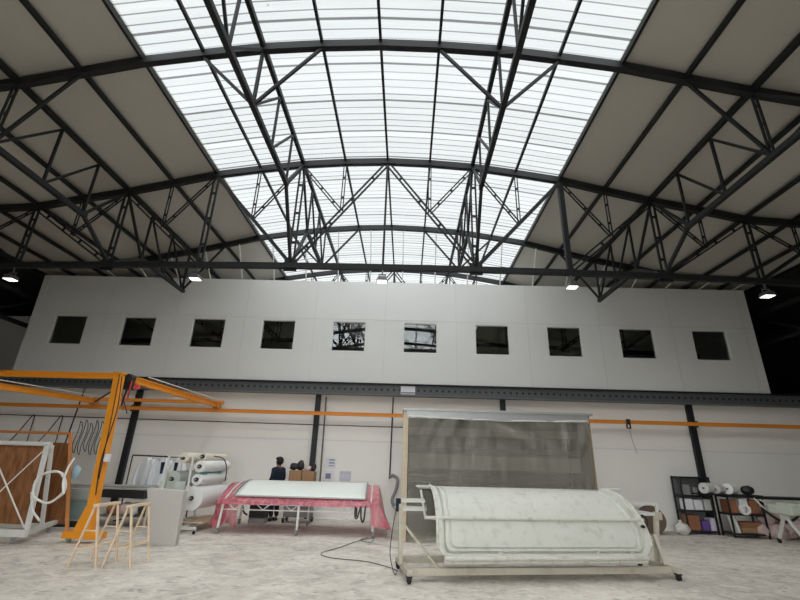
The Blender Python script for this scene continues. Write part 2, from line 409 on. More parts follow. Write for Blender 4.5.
# ------------------------------------------------------------------ roof steel
def main_truss(Y, label, full=True):
    t = thing('roof_truss', label, 'roof truss', (X0, Y, 0), 0, 'main roof trusses')
    st = 'steel'
    mb = MB()
    for k in range(-KM, KM): mb.bar((k * SP, 0, zt(k)), ((k + 1) * SP, 0, zt(k + 1)), .13, .18)
    obj('top_chord', mb, st, t)
    mb = MB()
    for k in range(-KM, KM): mb.bar((k * SP, 0, zb(k)), ((k + 1) * SP, 0, zb(k + 1)), .12, .15)
    for k in (-6, -2, 2, 6): mb.box((k * SP, 0, zb(k) + .02), (.34, .03, .34))
    obj('bottom_chord', mb, st, t)
    def tp(k): return V((k * SP, 0, zt(k) - .06))
    def bt(k): return V((k * SP, 0, zb(k) + .05))
    def mid(k):                                       # middle of the diagonal that crosses odd k
        s = 1 if k > 0 else -1; a = abs(k)
        return (tp(0) + bt(2 * s)) / 2 if a == 1 else (tp((a + 1) * s) + bt((a - 1) * s)) / 2
    for s in (-1, 1):
        for a, b in (((0, 't'), (2, 'b')), ((4, 't'), (2, 'b')), ((6, 't'), (4, 'b')), ((8, 't'), (6, 'b')), ((10, 't'), (8, 'b'))):
            p, q = tp(s * a[0]), bt(s * b[0])
            if a[0] in (0, 6, 8): obj('web_diagonal', MB().double(p, q, .042, .11, n=4), st, t)
            else: obj('web_diagonal', MB().bar(p, q, .09, .09), st, t)
        for k in (2, 4, 6, 8, 10):
            if k == 4 and s > 0: obj('web_vertical', MB().bar(tp(k), bt(k), .13, .13), st, t)
            else: obj('web_vertical', MB().double(tp(s * k), bt(s * k), .045, .13, n=3), st, t)
        for k in (1, 3, 5, 7, 9):
            m_ = mid(s * k)
            obj('web_strut', MB().double(tp(s * k), m_, .026, .07, n=2), st, t)
            kk = k + 1 if k == 1 else k - 1
            obj('web_strut', MB().double(tp(s * kk), m_, .03, .08, n=3), st, t)
    obj('web_vertical', MB().bar(tp(0), bt(0), .055, .055), st, t)
    return t
main_truss(YM, 'dark steel roof truss crossing just in front of the white office wall')
main_truss(YM - 2 * D, 'dark steel roof truss overhead, mirrored in the office windows')
main_truss(YM + 2 * D, 'dark steel roof truss beyond the office, only its arch showing above it')

GK = (-6, -2, 2, 6)
def zgb(k): return 8.17 if abs(k) == 2 else 7.15
def mid_arch(Y, label):
    t = thing('roof_arch', label, 'roof arch', (X0, Y, 0), 0, 'light roof arches between the main trusses')
    mb = MB()
    for k in range(-KM, KM): mb.bar((k * SP, 0, zt(k)), ((k + 1) * SP, 0, zt(k + 1)), .13, .18)
    obj('top_chord', mb, 'steel', t)
    for k in GK:
        b = V((k * SP, 0, zgb(k)))
        for d in (-1, 1):
            obj('knee_brace', MB().bar(V(((k + d) * SP, 0, zt(k + d) - .07)), b, .055, .055), 'steel', t)
    return t
mid_arch(YM - D, 'dark roof arch crossing the skylight over the middle of the hall, high above the mould')
mid_arch(YM + D, 'dark roof arch just ahead of the white office wall top')
mid_arch(YM - 3 * D, 'dark roof arch overhead, mirrored in the office windows')

def girder(k, ym, label, beyond=True):
    """lattice girder along the hall from main truss ym-D to ym+D"""
    t = thing('lattice_girder', label, 'lattice girder', (X0 + k * SP, ym, 0), 0, 'lattice girders running along the hall')
    p = D / 3; zz = zt(k) - .04; zl = zgb(k)
    obj('bottom_chord', MB().bar((0, -2 * p - .1, zl), (0, 2 * p + .1 if beyond else .12, zl), .10, .11), 'steel', t)
    def T(i): return V((0, i * p, zz))
    def B(i): return V((0, i * p, zl))
    obj('web_vertical', MB().double(T(0), B(0), .035, .08, (1, 0, 0), 3), 'steel', t)
    for s in ((-1, 1) if beyond else (-1,)):
        if beyond and s < 0: obj('web_diagonal', MB().bar(T(0), B(s), .05), 'steel', t)
        else: obj('web_diagonal', MB().bar(B(0), T(s), .05), 'steel', t)
        obj('web_vertical', MB().bar(T(s), B(s), .05), 'steel', t)
        obj('web_diagonal', MB().bar(B(s), T(2 * s), .05), 'steel', t)
        obj('web_vertical', MB().bar(T(2 * s), B(2 * s), .05), 'steel', t)
        obj('web_diagonal', MB().bar(B(2 * s), V((0, s * (D - .06), zz - .06)), .06), 'steel', t)
        obj('end_strut', MB().bar(B(2 * s), V((0, s * (D - .05), zb(k) + .1)), .075), 'steel', t)
    return t
GN = {-6: 'outer lattice girder over the orange crane', -2: 'inner lattice girder under the skylight on the crane side',
      2: 'inner lattice girder under the skylight on the shelving side', 6: 'outer lattice girder on the shelving side'}
for k in GK:
    girder(k, YM - D, GN[k] + ', overhead')
    girder(k, YM + D, GN[k] + ', at the white office wall', False)

# purlins: each runs the length of the hall
for k in range(-KM, KM + 1):
    a = abs(k)
    if a in (2, 6): w, h = .09, .12
    elif a == 4: w, h = .06, .12
    elif a < 4: w, h = .055, .08
    else: w, h = .07, .10
    if k == 0: lb = 'thin dark roof purlin under the crown of the skylight'
    elif a < 4: lb = 'thin dark purlin under the skylight, %s from its crown, %s side' % (ORD[a], SIDE[1 if k > 0 else -1])
    elif a == 4: lb = 'dark roof purlin along the skylight edge on the %s side' % SIDE[1 if k > 0 else -1]
    else: lb = 'dark purlin under grey lining, %s from the skylight edge, %s side' % (ORD[a - 4], SIDE[1 if k > 0 else -1])
    t = obj('roof_purlin', MB().box((0, 0, 0), (w, Y1 - Y0, h)), 'steel', loc=(X0 + k * SP, (Y0 + Y1) / 2, zt(k) + .05))
    tag(t, lb, 'roof purlin', 'purlins running along the roof')

# eaves beam and posts on both hall sides
for s in (-1, 1):
    x = X0 + s * (KM * SP + .25)
    t = thing('eaves_girder', 'dark lattice girder along the hall edge beyond the office end, %s side' % SIDE[s], 'lattice girder', (x, 0, 0), 0, 'eaves girders')
    obj('top_chord', MB().bar((0, Y0, 7.15), (0, Y1, 7.15), .14, .16), 'steel', t)
    obj('bottom_chord', MB().bar((0, Y0, 6.1), (0, Y1, 6.1), .12, .14), 'steel', t)
    for i in range(14):
        y = Y0 + .3 + i * 2.0
        obj('web_diagonal', MB().bar((0, y, 6.1 if i % 2 else 7.15), (0, y + 2., 7.15 if i % 2 else 6.1), .06), 'steel', t)
    for j, (y, w) in enumerate(((YM - 2 * D, 'overhead beside the open end'), (YM, 'under the truss ahead of the office'), (YM + 2 * D, 'behind the office block'))):
        c = obj('steel_column', MB().box((0, 0, 3.01), (.25, .3, 6.02)), 'steel2', loc=(x, y, 0), bevel=.01)
        tag(c, 'dark column at the hall edge, %s side, %s' % (SIDE[s], w), 'column', 'columns at the hall edges')

# pale hanger rods from the arch down to the office wall top
for i in range(-9, 11):
    x = -.27 + 1.20 * i
    k = (x - X0) / SP
    zt_ = zt(k) - .06
    if i < 0: w = '%s from the middle on the crane side' % ORD[-i]
    elif i == 0: w = 'at the middle'
    else: w = '%s from the middle on the shelving side' % ORD[min(i, 11)]
    if i in (-3, 0) : pass
    o = obj('hanger_rod', MB().cyl((x, YM + D, zt_), (x, YW + .05, OZ1 - .01), .021, 8), 'white')
    tag(o, 'thin pale rod above the office wall, ' + w, 'rod', 'hanger rods above the office wall')

# perforated floor beam below the office
t = thing('floor_beam', 'long dark steel beam with a row of round holes under the white office wall', 'beam', (-1, YW - .12, 0))
obj('beam_web', MB().box((0, 0, 0), (36, .06, .34)), 'web', t, loc=(0, 0, 3.97))
obj('top_flange', MB().box((0, -.02, 4.155), (36, .22, .035)), 'steel', t)
obj('bottom_flange', MB().box((0, -.04, 3.785), (36, .26, .035)), mat('beam_flange', (.12, .13, .135), .5), t)
t = thing('beam_plate', 'small white plate fixed on the perforated beam at its middle', 'sign plate', (0, YW - .16, 3.97))
obj('plate_face', MB().box((.02, -.01, 0), (.48, .02, .27)), 'paper', t)
obj('plate_print', MB().box((.02, -.022, -.085), (.46, .006, .05)), 'grey', t)
for x, w in ((-9.08, 'beside the orange crane post'), (-2.98, 'behind the pink film table'), (3.18, 'behind the film covered booth'), (9.31, 'beside the grey shelving')):
    o = obj('wall_column', MB().box((0, 0, 1.88), (.14, .14, 3.76)).box((0, -.075, 1.88), (.18, .02, 3.76)), 'steel2', loc=(x, YW, 0))
    tag(o, 'black steel column against the white wall ' + w, 'column', 'black columns against the white wall')

# ------------------------------------------------------------------ high bay lamps
def lamp(x, y, z, label, power=30):
    t = thing('high_bay_lamp', label, 'lamp', (x, y, z), 0, 'high bay lamps under the roof trusses')
    obj('bracket', MB().bar((-.09, 0, .05), (-.09, 0, .16), .02).bar((.09, 0, .05), (.09, 0, .16), .02).bar((-.1, 0, .16), (.1, 0, .16), .025).bar((0, 0, .16), (0, 0, .32), .035), 'lamp', t)
    obj('lamp_housing', MB().prism([(-.09, .08), (.09, .08), (.145, -.03), (-.145, -.03)], .24, 1), 'lamp', t, loc=(0, -.12, 0), bevel=.01)
    obj('diffuser', MB().box((0, 0, -.036), (.24, .2, .015)), 'glow', t, bevel=.005)
    d = bpy.data.lights.new('lamp_light', 'AREA'); d.shape = 'RECTANGLE'; d.size = .22; d.size_y = .18; d.energy = power; d.color = (1, .97, .91)
    lo = bpy.data.objects.new('lamp_light', d); COL.objects.link(lo); lo.parent = t; lo.location = (0, 0, -.06)
    return t
for k, w in ((-8, 'over the orange crane just outside the office wall end'), (-4, 'below the skylight edge over the pink film table'), (0, 'at the middle of the truss'), (4, 'below the skylight edge over the mould'), (8, 'over the shelving beside the office end')):
    lamp(X0 + k * SP, YM - .02, zb(k) - .38, 'hanging lamp ' + w)
for k, w in ((-8, 'outermost on the crane side'), (-4, 'on the crane side'), (0, 'at the middle'), (4, 'on the shelving side'), (8, 'outermost on the shelving side')):
    lamp(X0 + k * SP, YM - 2 * D - .02, zb(k) - .38, 'lamp on the overhead truss, ' + w)

# ------------------------------------------------------------------ wall rail, wires, pipes
YR = 14.5
t = thing('crane_rail', 'long orange crane rail running along the white wall', 'crane rail', (-1, YR, 3.13))
obj('rail_beam', MB().box((0, 0, 0), (35, .08, .10)).box((0, 0, .045), (35, .12, .016)).box((0, 0, -.045), (35, .12, .016)), 'rail', t)
for x in (-8.08, -1.98, 4.18, 10.31): obj('rail_bracket', MB().box((x, .11, 0), (.1, .14, .2)), 'steel2', t)
t = thing('wall_wire', 'thin dark wire stretched along the wall below the orange rail', 'wire', (0, YW - .12, 0))
obj('wire', MB().tube([(-16, 0, 2.83), (-9, 0, 2.80), (-3, 0, 2.78), (-.1, 0, 2.78)], .014, 6), 'black', t)
t = thing('rail_trolley', 'small dark hoist trolley clamped on the orange rail beside the booth', 'trolley', (7.08, YR, 3.13))
obj('trolley_clamp', MB().box((0, -.09, 0), (.12, .03, .17)).box((-.05, -.07, -.13), (.03, .05, .14)).box((.05, -.07, -.13), (.03, .05, .14)).box((0, -.07, -.19), (.13, .05, .03)), 'steel2', t)
obj('pull_cord', MB().tube([(.02, -.05, -.2), (.06, -.05, -.55), (.14, -.05, -.95)], .008, 6), 'grey', t)
# conduit and grey flexible hose beside the booth
t = thing('cable_conduit', 'thin dark conduit running down the wall beside the booth', 'pipe', (0, YW, 0))
obj('conduit', MB().tube([(-.47, .06, 3.75), (-.50, .06, 1.20)], .022, 8), 'steel2', t)
def bez(pts, n=24):
    """smooth curve through the points (Catmull-Rom)"""
    P_ = [V(p) for p in pts]; P_ = [P_[0]] + P_ + [P_[-1]]; out = []
    for i in range(1, len(P_) - 2):
        a, b, c, d = P_[i - 1:i + 3]
        for j in range(n):
            u = j / n
            out.append(.5 * ((2 * b) + (c - a) * u + (2 * a - 5 * b + 4 * c - d) * u * u + (3 * b - a - 3 * c + d) * u ** 3))
    out.append(P_[-2]); return out
o = obj('flexible_hose', MB().tube(bez([(-.50, 14.72, 1.26), (-.38, 14.66, 1.31), (-.24, 14.6, 1.20), (-.28, 14.5, .92), (-.38, 14.3, .62), (-.22, 14.1, .42), (.06, 13.8, .42)], 10), .05, 10), 'greyhose', smooth=True)
tag(o, 'grey flexible hose curling down from the dark conduit', 'hose')
o = obj('wall_pole', MB().cyl((-2.68, YW - .05, .35), (-2.72, YW - .05, 3.7), .025, 8), mat('brown_conduit', (.16, .13, .11), .6))
tag(o, 'thin brown conduit standing beside the black column behind the table', 'pipe')
def sheet(name, x, z, w, h, lines, label, pr='print'):
    t = thing(name, label, 'paper', (x, YW + .094, z), 0, 'papers taped to the wall')
    obj('page', MB().box((0, 0, 0), (w, .008, h)), 'paper' if pr != 'lilac' else 'lilac', t)
    mb = MB()
    for (lx, lz, lw, lh) in lines: mb.box((lx * w, -.006, lz * h), (lw * w, .004, lh * h))
    if lines: obj('printing', mb, 'print' if pr != 'lilac' else 'paper', t)
sheet('notice_paper', -2.42, 1.62, .36, .32, [(.1, .3, .5, .12), (.1, .02, .5, .12), (.1, -.25, .5, .08)], 'white notice with three dark lines taped on the wall above the other papers')
sheet('notice_paper', -2.45, 1.24, .34, .32, [(-.05, -.03, .5, .5)], 'white notice with a dark square taped on the wall beside the black column')
sheet('notice_paper', -1.92, 1.24, .36, .3, [(0, .1, .7, .06), (0, -.15, .7, .06)], 'pale lilac notice taped on the wall above the pink film', 'lilac')

# cables on the crane-side wall
t = thing('cable_coil', 'dark cables hanging in loops on the wall behind the orange crane post', 'cable', (-10.75, YW - .1, 0))
for i in range(5):
    x = i * .2
    obj('cable_loop', MB().tube([(x + .065 * math.cos(a) + .03 * math.sin(3 * a), -.03 * i, 2.18 + (.50 + .06 * math.sin(2.3 * i)) * math.sin(a)) for a in [2 * PI * j / 24 for j in range(24)]], .012, 6, closed=True), 'black', t)
for i, (x, w) in enumerate(((-12.4, 'outermost on the crane side'), (-11.45, 'next to the cable coil'))):
    o = obj('festoon_cable', MB().tube(bez([(x - .8, YW - .15, 1.6), (x - .35, YW - .16, 2.2), (x, YW - .12, 2.84), (x + .04, YW - .12, 2.3), (x + .05, YW - .12, 1.5)], 6), .017, 6), 'black')
    tag(o, 'dark cable hanging in a peak from the wall wire, ' + w, 'cable', 'cables hung from the wall wire')
o = obj('slanted_pole', MB().cyl((-10.8, YW - .3, 3.75), (-11.0, YW - .3, 1.3), .022, 8), 'steel2')
tag(o, 'thin dark pole slanting in front of the wall beside the cable coil', 'pole')

# ------------------------------------------------------------------ orange crane
def caster(t, x, y, r=.06, mt='rubber', fork='galv', tall=None, name='caster'):
    h = tall or r * 2.3
    w = obj(name, MB().box((x, y, h - .01), (.09, .09, .02)).box((x - .032, y, h * .62), (.008, .05, h * .7)).box((x + .032, y, h * .62), (.008, .05, h * .7)), fork, t)
    obj('wheel', MB().tube([(x - .022, y, r), (x + .022, y, r)], r, 18), mt, w, smooth=True)
    return w
t = thing('gantry_crane', 'orange gantry crane with a tall post, runway beam and wheeled foot', 'crane', (-6.5, 9.85, 0))
obj('foot_beam', MB().box((0, 0, .145), (.80, .2, .13)), 'orange', t, bevel=.008)
for x in (-.3, .3): caster(t, x, 0, .034, 'green', 'green')
obj('post', MB().bar((.05, 0, .2), (-.12, 0, 3.43), .155, .18, (0, 1, 0)), 'orange', t, bevel=.008)
obj('gusset', MB().prism([(-.20, .21), (.15, .21), (.04, .68), (-.05, .68)], .03), 'orange', t, loc=(0, -.1, 0))
obj('runway_beam', MB().bar((-.1, .05, 3.385), (-7.5, .05, 3.36), .05, .11).bar((-.1, .05, 3.44), (-7.5, .05, 3.415), .12, .02).bar((-.1, .05, 3.33), (-7.5, .05, 3.305), .12, .02), 'orange', t)
obj('post_cap', MB().box((-.12, 0, 3.44), (.2, .22, .03)), 'orange', t)
obj('diagonal_brace', MB().cyl((-.2, .1, 3.1), (-.6, .1, 2.8), .02, 8).cyl((-.22, .1, 3.35), (-.75, 1.6, 2.7), .012, 8), 'steel', t)
obj('power_cable', MB().tube(bez([(.02, -.12, 3.35), (.10, -.12, 2.6), (.04, -.13, 1.6), (.10, -.12, .9)], 8), .012, 6).tube(bez([(-.04, -.13, 3.4), (.03, -.13, 2.4), (.08, -.12, 1.2)], 8), .01, 6), 'black', t)
obj('switch_box', MB().box((.11, -.06, 1.62), (.09, .1, .16)), 'paper', t, bevel=.008)
obj('hoist_motor', MB().cyl((-.02, .15, 3.38), (-.02, .45, 3.38), .09, 14).box((-.02, .3, 3.22), (.16, .2, .22)), 'black', t)
obj('control_pendant', MB().box((.27, .12, 3.16), (.11, .08, .10)).cyl((.12, .12, 3.3), (.10, .12, 2.85), .014, 8), 'red', t, bevel=.01)
obj('chain', MB().cyl((-.06, .3, 3.2), (-.1, .3, 2.75), .02, 8).cyl((0, .3, 3.2), (0, .3, 2.9), .018, 8), 'black', t)
def bridge(x, y0, y1, z0, z1, label):
    t = thing('bridge_beam', label, 'crane beam', (x, y0, 0), 0, 'orange bridge beams of the crane')
    a, b = V((0, 0, z0)), V((.18 if x > -8 else 0, y1 - y0, z1))
    obj('beam', MB().bar(a, b, .05, .13), 'orange', t)
    obj('flange', MB().bar(a + V((0, 0, .065)), b + V((0, 0, .065)), .13, .02).bar(a - V((0, 0, .065)), b - V((0, 0, .065)), .13, .02), 'orange', t)
    obj('end_carriage', MB().box(b + V((0, -.02, -.02)), (.2, .2, .2)), 'orange2', t, bevel=.01)
    obj('conductor', MB().cyl(a + V((.03, .4, .16)), b + V((.03, -.1, .16)), .012, 6), 'hose', t)
bridge(-10.35, 10.1, 14.5, 3.20, 3.32, 'orange bridge beam ending on the wall rail near the hanging cable coil')
bridge(-6.42, 10.2, 14.5, 3.34, 3.30, 'orange bridge beam slanting from the post top to the wall rail above the cloth rolls')
o = obj('guide_rail', MB().box((0, 0, 0), (4.4, .08, .1)), 'rail', loc=(-8.3, 14.62, 3.40))
tag(o, 'short orange rail above the main wall rail between the two bridge beams', 'crane rail')

# ------------------------------------------------------------------ board trolley with brown plywood
t = thing('board_trolley', 'white wheeled A-frame trolley with crossed wires beside the orange crane', 'trolley', (-8.1, 9.7, 0))
tw = .03
obj('top_tube', MB().cyl((-4.2, .02, 1.86), (.47, .02, 1.86), .045, 10), 'white', t)
obj('leg', MB().bar((.42, -.02, 1.83), (.64, -.18, .24), .08, .06), 'white', t)
obj('leg', MB().bar((.46, .06, 1.83), (.34, .58, .24), .07, .055), 'white', t)
obj('leg', MB().bar((-3.0, .0, 1.83), (-3.0, -.18, .24), .08, .06), 'white', t)
obj('base_rail', MB().box((-1.75, -.2, .19), (4.85, .1, .13)), 'white', t, bevel=.006)
obj('base_rail', MB().box((-2.0, .72, .19), (4.5, .08, .1)), 'white', t, bevel=.006)
obj('cross_member', MB().bar((.60, -.18, .19), (.06, 1.35, .19), .09, .09), 'white', t, bevel=.006)
obj('brace_wire', MB().cyl((.40, -.03, 1.75), (-.66, -.17, .28), .012, 6), 'hose', t)
obj('brace_wire', MB().cyl((-.80, -.05, 1.80), (.57, -.17, .28), .015, 6), 'hose', t)
for x in (.45, -2.8): caster(t, x, -.2, .05, 'galv', 'galv')
caster(t, .15, 1.1, .05, 'galv', 'galv')
o = obj('plywood_board', MB().bar((0, .25, 0), (0, 0, 1.5), 4.3, .03, (0, 1, 0)), 'ply', loc=(-9.98, 9.80, .27))
tag(o, 'brown plywood board leaning inside the white A-frame trolley', 'board')
t = thing('tube_frame', 'orange tube frame standing behind the plywood board', 'frame', (-8.18, 11.0, 0))
obj('top_rail', MB().bar((-5, -.2, 2.13), (.14, -.2, 2.13), .06), 'orange2', t, bevel=.008)
obj('post', MB().bar((.50, 0, 0), (.10, -.2, 2.12), .09, .07), 'orange2', t, bevel=.008)
obj('backing_board', MB().prism([(-2.5, .15), (.34, .15), (.0, 1.92), (-2.5, 1.92)], .02, 1), 'ply', t, loc=(0, .06, 0))
o = obj('hose_coil', MB(), 'hose') if False else None
mb = MB(); pts = []
for i in range(60):
    a = -1.9 + i / 59 * 2 * PI * 1.95; rr = .33 + .012 * math.sin(i)
    pts.append((rr * 1.05 * math.cos(a) + .02 * i / 59, -.04 - .06 * i / 59, rr * .95 * math.sin(a)))
pts = [(.0 - .2, -.02, -.62), (-.25, -.03, -.5), (-.3, -.04, -.35)] and pts
mb.tube([V(p) * .92 for p in pts], .022, 8)
mb.tube(bez([(.36, -.1, -.12), (.30, -.12, .10), (.30, -.1, .35), (.34, -.05, .56)], 8), .022, 8)
mb.tube(bez([(-.33, -.05, -.1), (-.2, -.06, -.42), (-.05, -.08, -.55), (.03, -.1, -.6)], 8), .022, 8)
o = obj('hose_coil', mb, 'hose', smooth=True, loc=(-7.12, 9.40, 1.05))
tag(o, 'coil of white hose hanging on the white trolley leg', 'hose')
o = obj('cloth_rag', MB().ball((0, 0, 0), (.1, .06, .16), 2, .15, 3), 'bluegrey', smooth=True, loc=(-7.66, 10.75, 1.27))
tag(o, 'pale blue rag hanging on the orange tube frame', 'rag')

# ------------------------------------------------------------------ wooden trestles
def trestle(loc, rz, label):
    t = thing('wooden_trestle', label, 'trestle', loc, rz, 'raw wood trestles')
    h = .9; L_ = .52
    obj('top_plank', MB().box((-.22, L_ / 2, h), (.10, L_ + .08, .04)), 'pine', t, bevel=.004)
    for y in (.0, L_):
        obj('leg', MB().bar((0, y, 0), (-.20, y, h - .02), .034, .026), 'pine', t)
        obj('leg', MB().bar((-.46, y, 0), (-.25, y, h - .02), .034, .026), 'pine', t)
        obj('rung', MB().bar((-.335, y, .53), (-.12, y, .53), .026, .018), 'pine', t)
        obj('rung', MB().bar((-.40, y, .26), (-.07, y, .32), .026, .018), 'pine', t)
    obj('rung', MB().bar((-.07, 0, .31), (-.07, L_, .31), .034, .02), 'pine', t)
    obj('rung', MB().bar((-.40, 0, .27), (-.40, L_, .27), .034, .02), 'pine', t)
    return t
tr1 = trestle((-4.86, 7.84, 0), .0, 'raw wood trestle with slanted legs in front of the orange crane foot')
dup(tr1, (-4.34, 7.90, 0), .0, 'raw wood trestle with slanted legs in front of the grey foam slab')

# ------------------------------------------------------------------ foam slab
o = obj('foam_slab', MB().prism([(-.10, 0), (.42, 0), (.40, 1.02), (-.35, 1.06)], .2, 1), 'foam', loc=(-5.02, 9.78, 0), bevel=.012)
o.rotation_euler = (0, 0, .12)
tag(o, 'big grey foam slab standing upright on the floor beside the trestles', 'foam slab')

# ------------------------------------------------------------------ workbench behind the crane
t = thing('work_bench', 'long worn grey workbench behind the orange crane post', 'workbench', (-7.7, 12.3, 0))
obj('bench_top', MB().box((0, 0, .88), (2.7, .8, .05)), 'benchtop', t, bevel=.006)
for x in (-1.25, 1.25):
    for y in (-.34, .34): obj('leg', MB().box((x, y, .43), (.06, .06, .86)), 'cream', t)
obj('lower_shelf', MB().box((.55, 0, .22), (1.5, .7, .03)), 'benchtop', t)
t = thing('metal_cabinet', 'grey green metal cabinet under the workbench beside the plywood', 'cabinet', (-8.22, 11.72, 0))
obj('cabinet_body', MB().box((0, .1, .5), (.98, .3, .72)), 'cabinet', t, bevel=.008)
obj('door', MB().box((0, -.065, .38), (.86, .02, .4)), mat('cabinet_door', (.22, .30, .28), .5), t, bevel=.005)
obj('drawer', MB().box((0, -.065, .72), (.9, .02, .2)), 'cabinet', t, bevel=.005)
obj('plinth', MB().box((0, .1, .07), (.94, .28, .14)), 'black', t)
for i, (x, y0, x1, y1, z) in enumerate(((-9.0, 12.05, -6.3, 12.05, .925), (-8.6, 12.2, -6.5, 12.22, .925), (-7.9, 12.35, -6.35, 12.5, .925))):
    o = obj('metal_tube', MB().cyl((x, y0, z), (x1, y1, z + .0), .02, 10), 'galv', smooth=True)
    tag(o, 'long grey tube lying on the workbench, ' + ('along its front edge', 'behind the front tube', 'on top of the other tubes')[i], 'tube', 'tubes on the workbench')
def boxthing(name, c, s, mt, label, cat, group=None, rz=0, bev=.01, lid=None):
    t = obj(name, MB().box((0, 0, s[2] / 2), s), mt, loc=c, bevel=bev); t.rotation_euler = (0, 0, rz)
    tag(t, label, cat, group)
    if lid: obj('lid', MB().box((0, 0, s[2] + .012), (s[0] * 1.04, s[1] * 1.04, .03)), lid, t, bevel=.006)
    return t
boxthing('storage_tub', (-7.35, 12.1, .66), (.8, .35, .18), 'black', 'black tub tucked under the workbench top behind the crane post', 'tub')
boxthing('storage_tub', (-6.75, 12.05, .66), (.36, .35, .18), 'black', 'small black tub under the workbench top above the trestles', 'tub')
for i, (x, z, mt, w) in enumerate(((-7.4, .235, 'rust', 'reddish brown box'), (-7.1, .235, 'pinkbag', 'pinkish bundle'), (-6.85, .235, 'bag', 'white bag'), (-6.6, .235, 'black', 'black box'))):
    o = obj('supply_bundle', MB().ball((0, 0, .15), (.15, .2, .16), 2, .1, i), mt, smooth=True, loc=(x, 12.1, z + .02))
    tag(o, w + ' on the lower shelf of the workbench', 'bundle', 'bundles under the workbench')

# ------------------------------------------------------------------ coveralls on a garment rail
t = thing('garment_rail', 'black garment rail behind the workbench holding white coveralls', 'garment rail', (-6.9, 13.05, 0))
obj('rail', MB().cyl((-.9, 0, 1.68), (.95, 0, 1.66), .02, 8), 'black', t)
for x in (-.9, .95): obj('post', MB().cyl((x, 0, 0), (x, 0, 1.67), .018, 8), 'black', t)
obj('foot_bar', MB().bar((-.9, -.2, .02), (-.9, .2, .02), .03).bar((.95, -.2, .02), (.95, .2, .02), .03), 'black', t)
def coverall(x, sc, label, seed, dark=None):
    rr = random.Random(seed)
    t = thing('hanging_coverall', label, 'coverall', (x, 13.05, 0), rr.uniform(-.35, .35), 'white coveralls on the garment rail')
    def body(u, v):
        a = 2 * PI * u; w = (.09 + .13 * min(1, v * 5)) * sc * (1 + .12 * math.sin(3 * a + seed + 4 * v)) ; d = .09 + .02 * math.sin(5 * a + 6 * v)
        return V((w * math.cos(a), d * math.sin(a), 1.64 - 1.1 * v))
    obj('suit_body', MB().grid(body, 24, 14), 'fabric', t, smooth=True)
    for s in (-1, 1):
        obj('sleeve', MB().tube(bez([(s * .15 * sc, 0, 1.56), (s * .26 * sc, -.03, 1.35), (s * .30 * sc, -.05, 1.05), (s * .29 * sc, -.06, .90)], 5), .065, 10), 'fabric', t, smooth=True)
    obj('hanger', MB().tube(bez([(-.18, 0, 1.55), (0, 0, 1.62), (.18, 0, 1.55)], 5), .01, 6).tube(bez([(0, 0, 1.62), (.02, 0, 1.68), (0, 0, 1.70)], 4), .008, 6), 'black', t)
    if dark: obj('open_front', MB().prism([(-.03, 0), (.03, 0), (.05, .3), (-.05, .3)], .02), 'navy', t, loc=(0, -.13, 1.22))
coverall(-7.32, .95, 'white coverall hanging on the rail end beside the black column', 1)
coverall(-6.86, .95, 'white coverall with a dark open front hanging mid rail', 2, True)
coverall(-6.42, .75, 'white coverall hanging next to the cloth roll rack', 3, True)

# ------------------------------------------------------------------ rack of cloth rolls
RX, RY = -5.22, 11.5
t = thing('roll_rack', 'white wheeled rack carrying big cloth rolls behind the foam slab', 'rack', (RX, RY, 0))
for y in (-.2, 1.78):
    for x in (-.62, -.02): obj('post', MB().bar((x, y, .1), (x, y, 1.70), .04), 'white', t)
    obj('top_bar', MB().bar((-.64, y, 1.70), (.05, y, 1.70), .035), 'white', t)
    obj('foot', MB().bar((-.7, y, .12), (.35, y, .12), .06), 'white', t)
    for x in (-.68, .32): caster(t, x, y, .04, 'rubber', 'galv', .1)
for x in (-.62, -.02): obj('base_rail', MB().bar((x, -.2, .13), (x, 1.78, .13), .05), 'white', t)
obj('shelf_plank', MB().box((.05, .95, .19), (.5, 1.5, .03)), 'pine', t)
def roll(x, z, r, mt, label, y0=-.06, y1=1.6, core=.05):
    t = thing('cloth_roll', label, 'cloth roll', (RX + x, RY, z), 0, 'cloth rolls on the rack')
    obj('wound_cloth', MB().hollow((0, y0, 0), (0, y1, 0), r, core * .9, 28), mt, t, smooth=True)
    obj('core_tube', MB().cyl((0, y0 - .05, 0), (0, y1 + .05, 0), core, 14), 'rubber', t, smooth=True)
    obj('spindle', MB().cyl((0, y0 - .16, 0), (0, y1 + .14, 0), .018, 8), 'galv', t)
    return t
roll(.06, .75, .27, 'roll', 'biggest white cloth roll, lowest on the rack')
roll(.10, 1.17, .125, 'roll', 'slim white cloth roll right above the biggest one')
roll(.12, 1.47, .135, 'roll', 'white cloth roll with dark core on the upper arm of the rack')
roll(.06, 1.70, .085, 'rollcream', 'cream cloth roll lying on the rack top', .15, 1.55)
roll(-.36, 1.66, .13, 'rollcream', 'short cream cloth roll up on the side of the rack facing the coveralls', .0, 1.4)
roll(-.55, 1.16, .19, 'rollgreen', 'pale green cloth roll on the side of the rack facing the coveralls', .02, 1.7)
o = obj('teal_cloth', MB().grid(lambda u, v: V((.14 + .03 * math.sin(9 * u), -.02 + 1.3 * u, 1.36 - .12 * v + .012 * math.sin(20 * u))), 20, 3), 'rollteal', loc=(RX, RY, 0), solid=.01)
tag(o, 'folded teal cloth hanging between two rolls on the rack', 'cloth')
o = obj('hanging_sheet', MB().grid(lambda u, v: V((-.78 + .62 * u, .0 + .05 * math.sin(7 * u), 1.12 - .62 * v)), 12, 6), 'rollgreen', loc=(RX, RY - .1, 0), solid=.006)
tag(o, 'pale green sheet of cloth hanging down on the front of the rack', 'cloth')
o = obj('rack_strap', MB().tube(bez([(.2, .5, 1.72), (.30, .9, 1.66), (.31, 1.2, 1.4), (.28, 1.3, 1.1)], 6), .014, 6), 'black', loc=(RX, RY, 0))
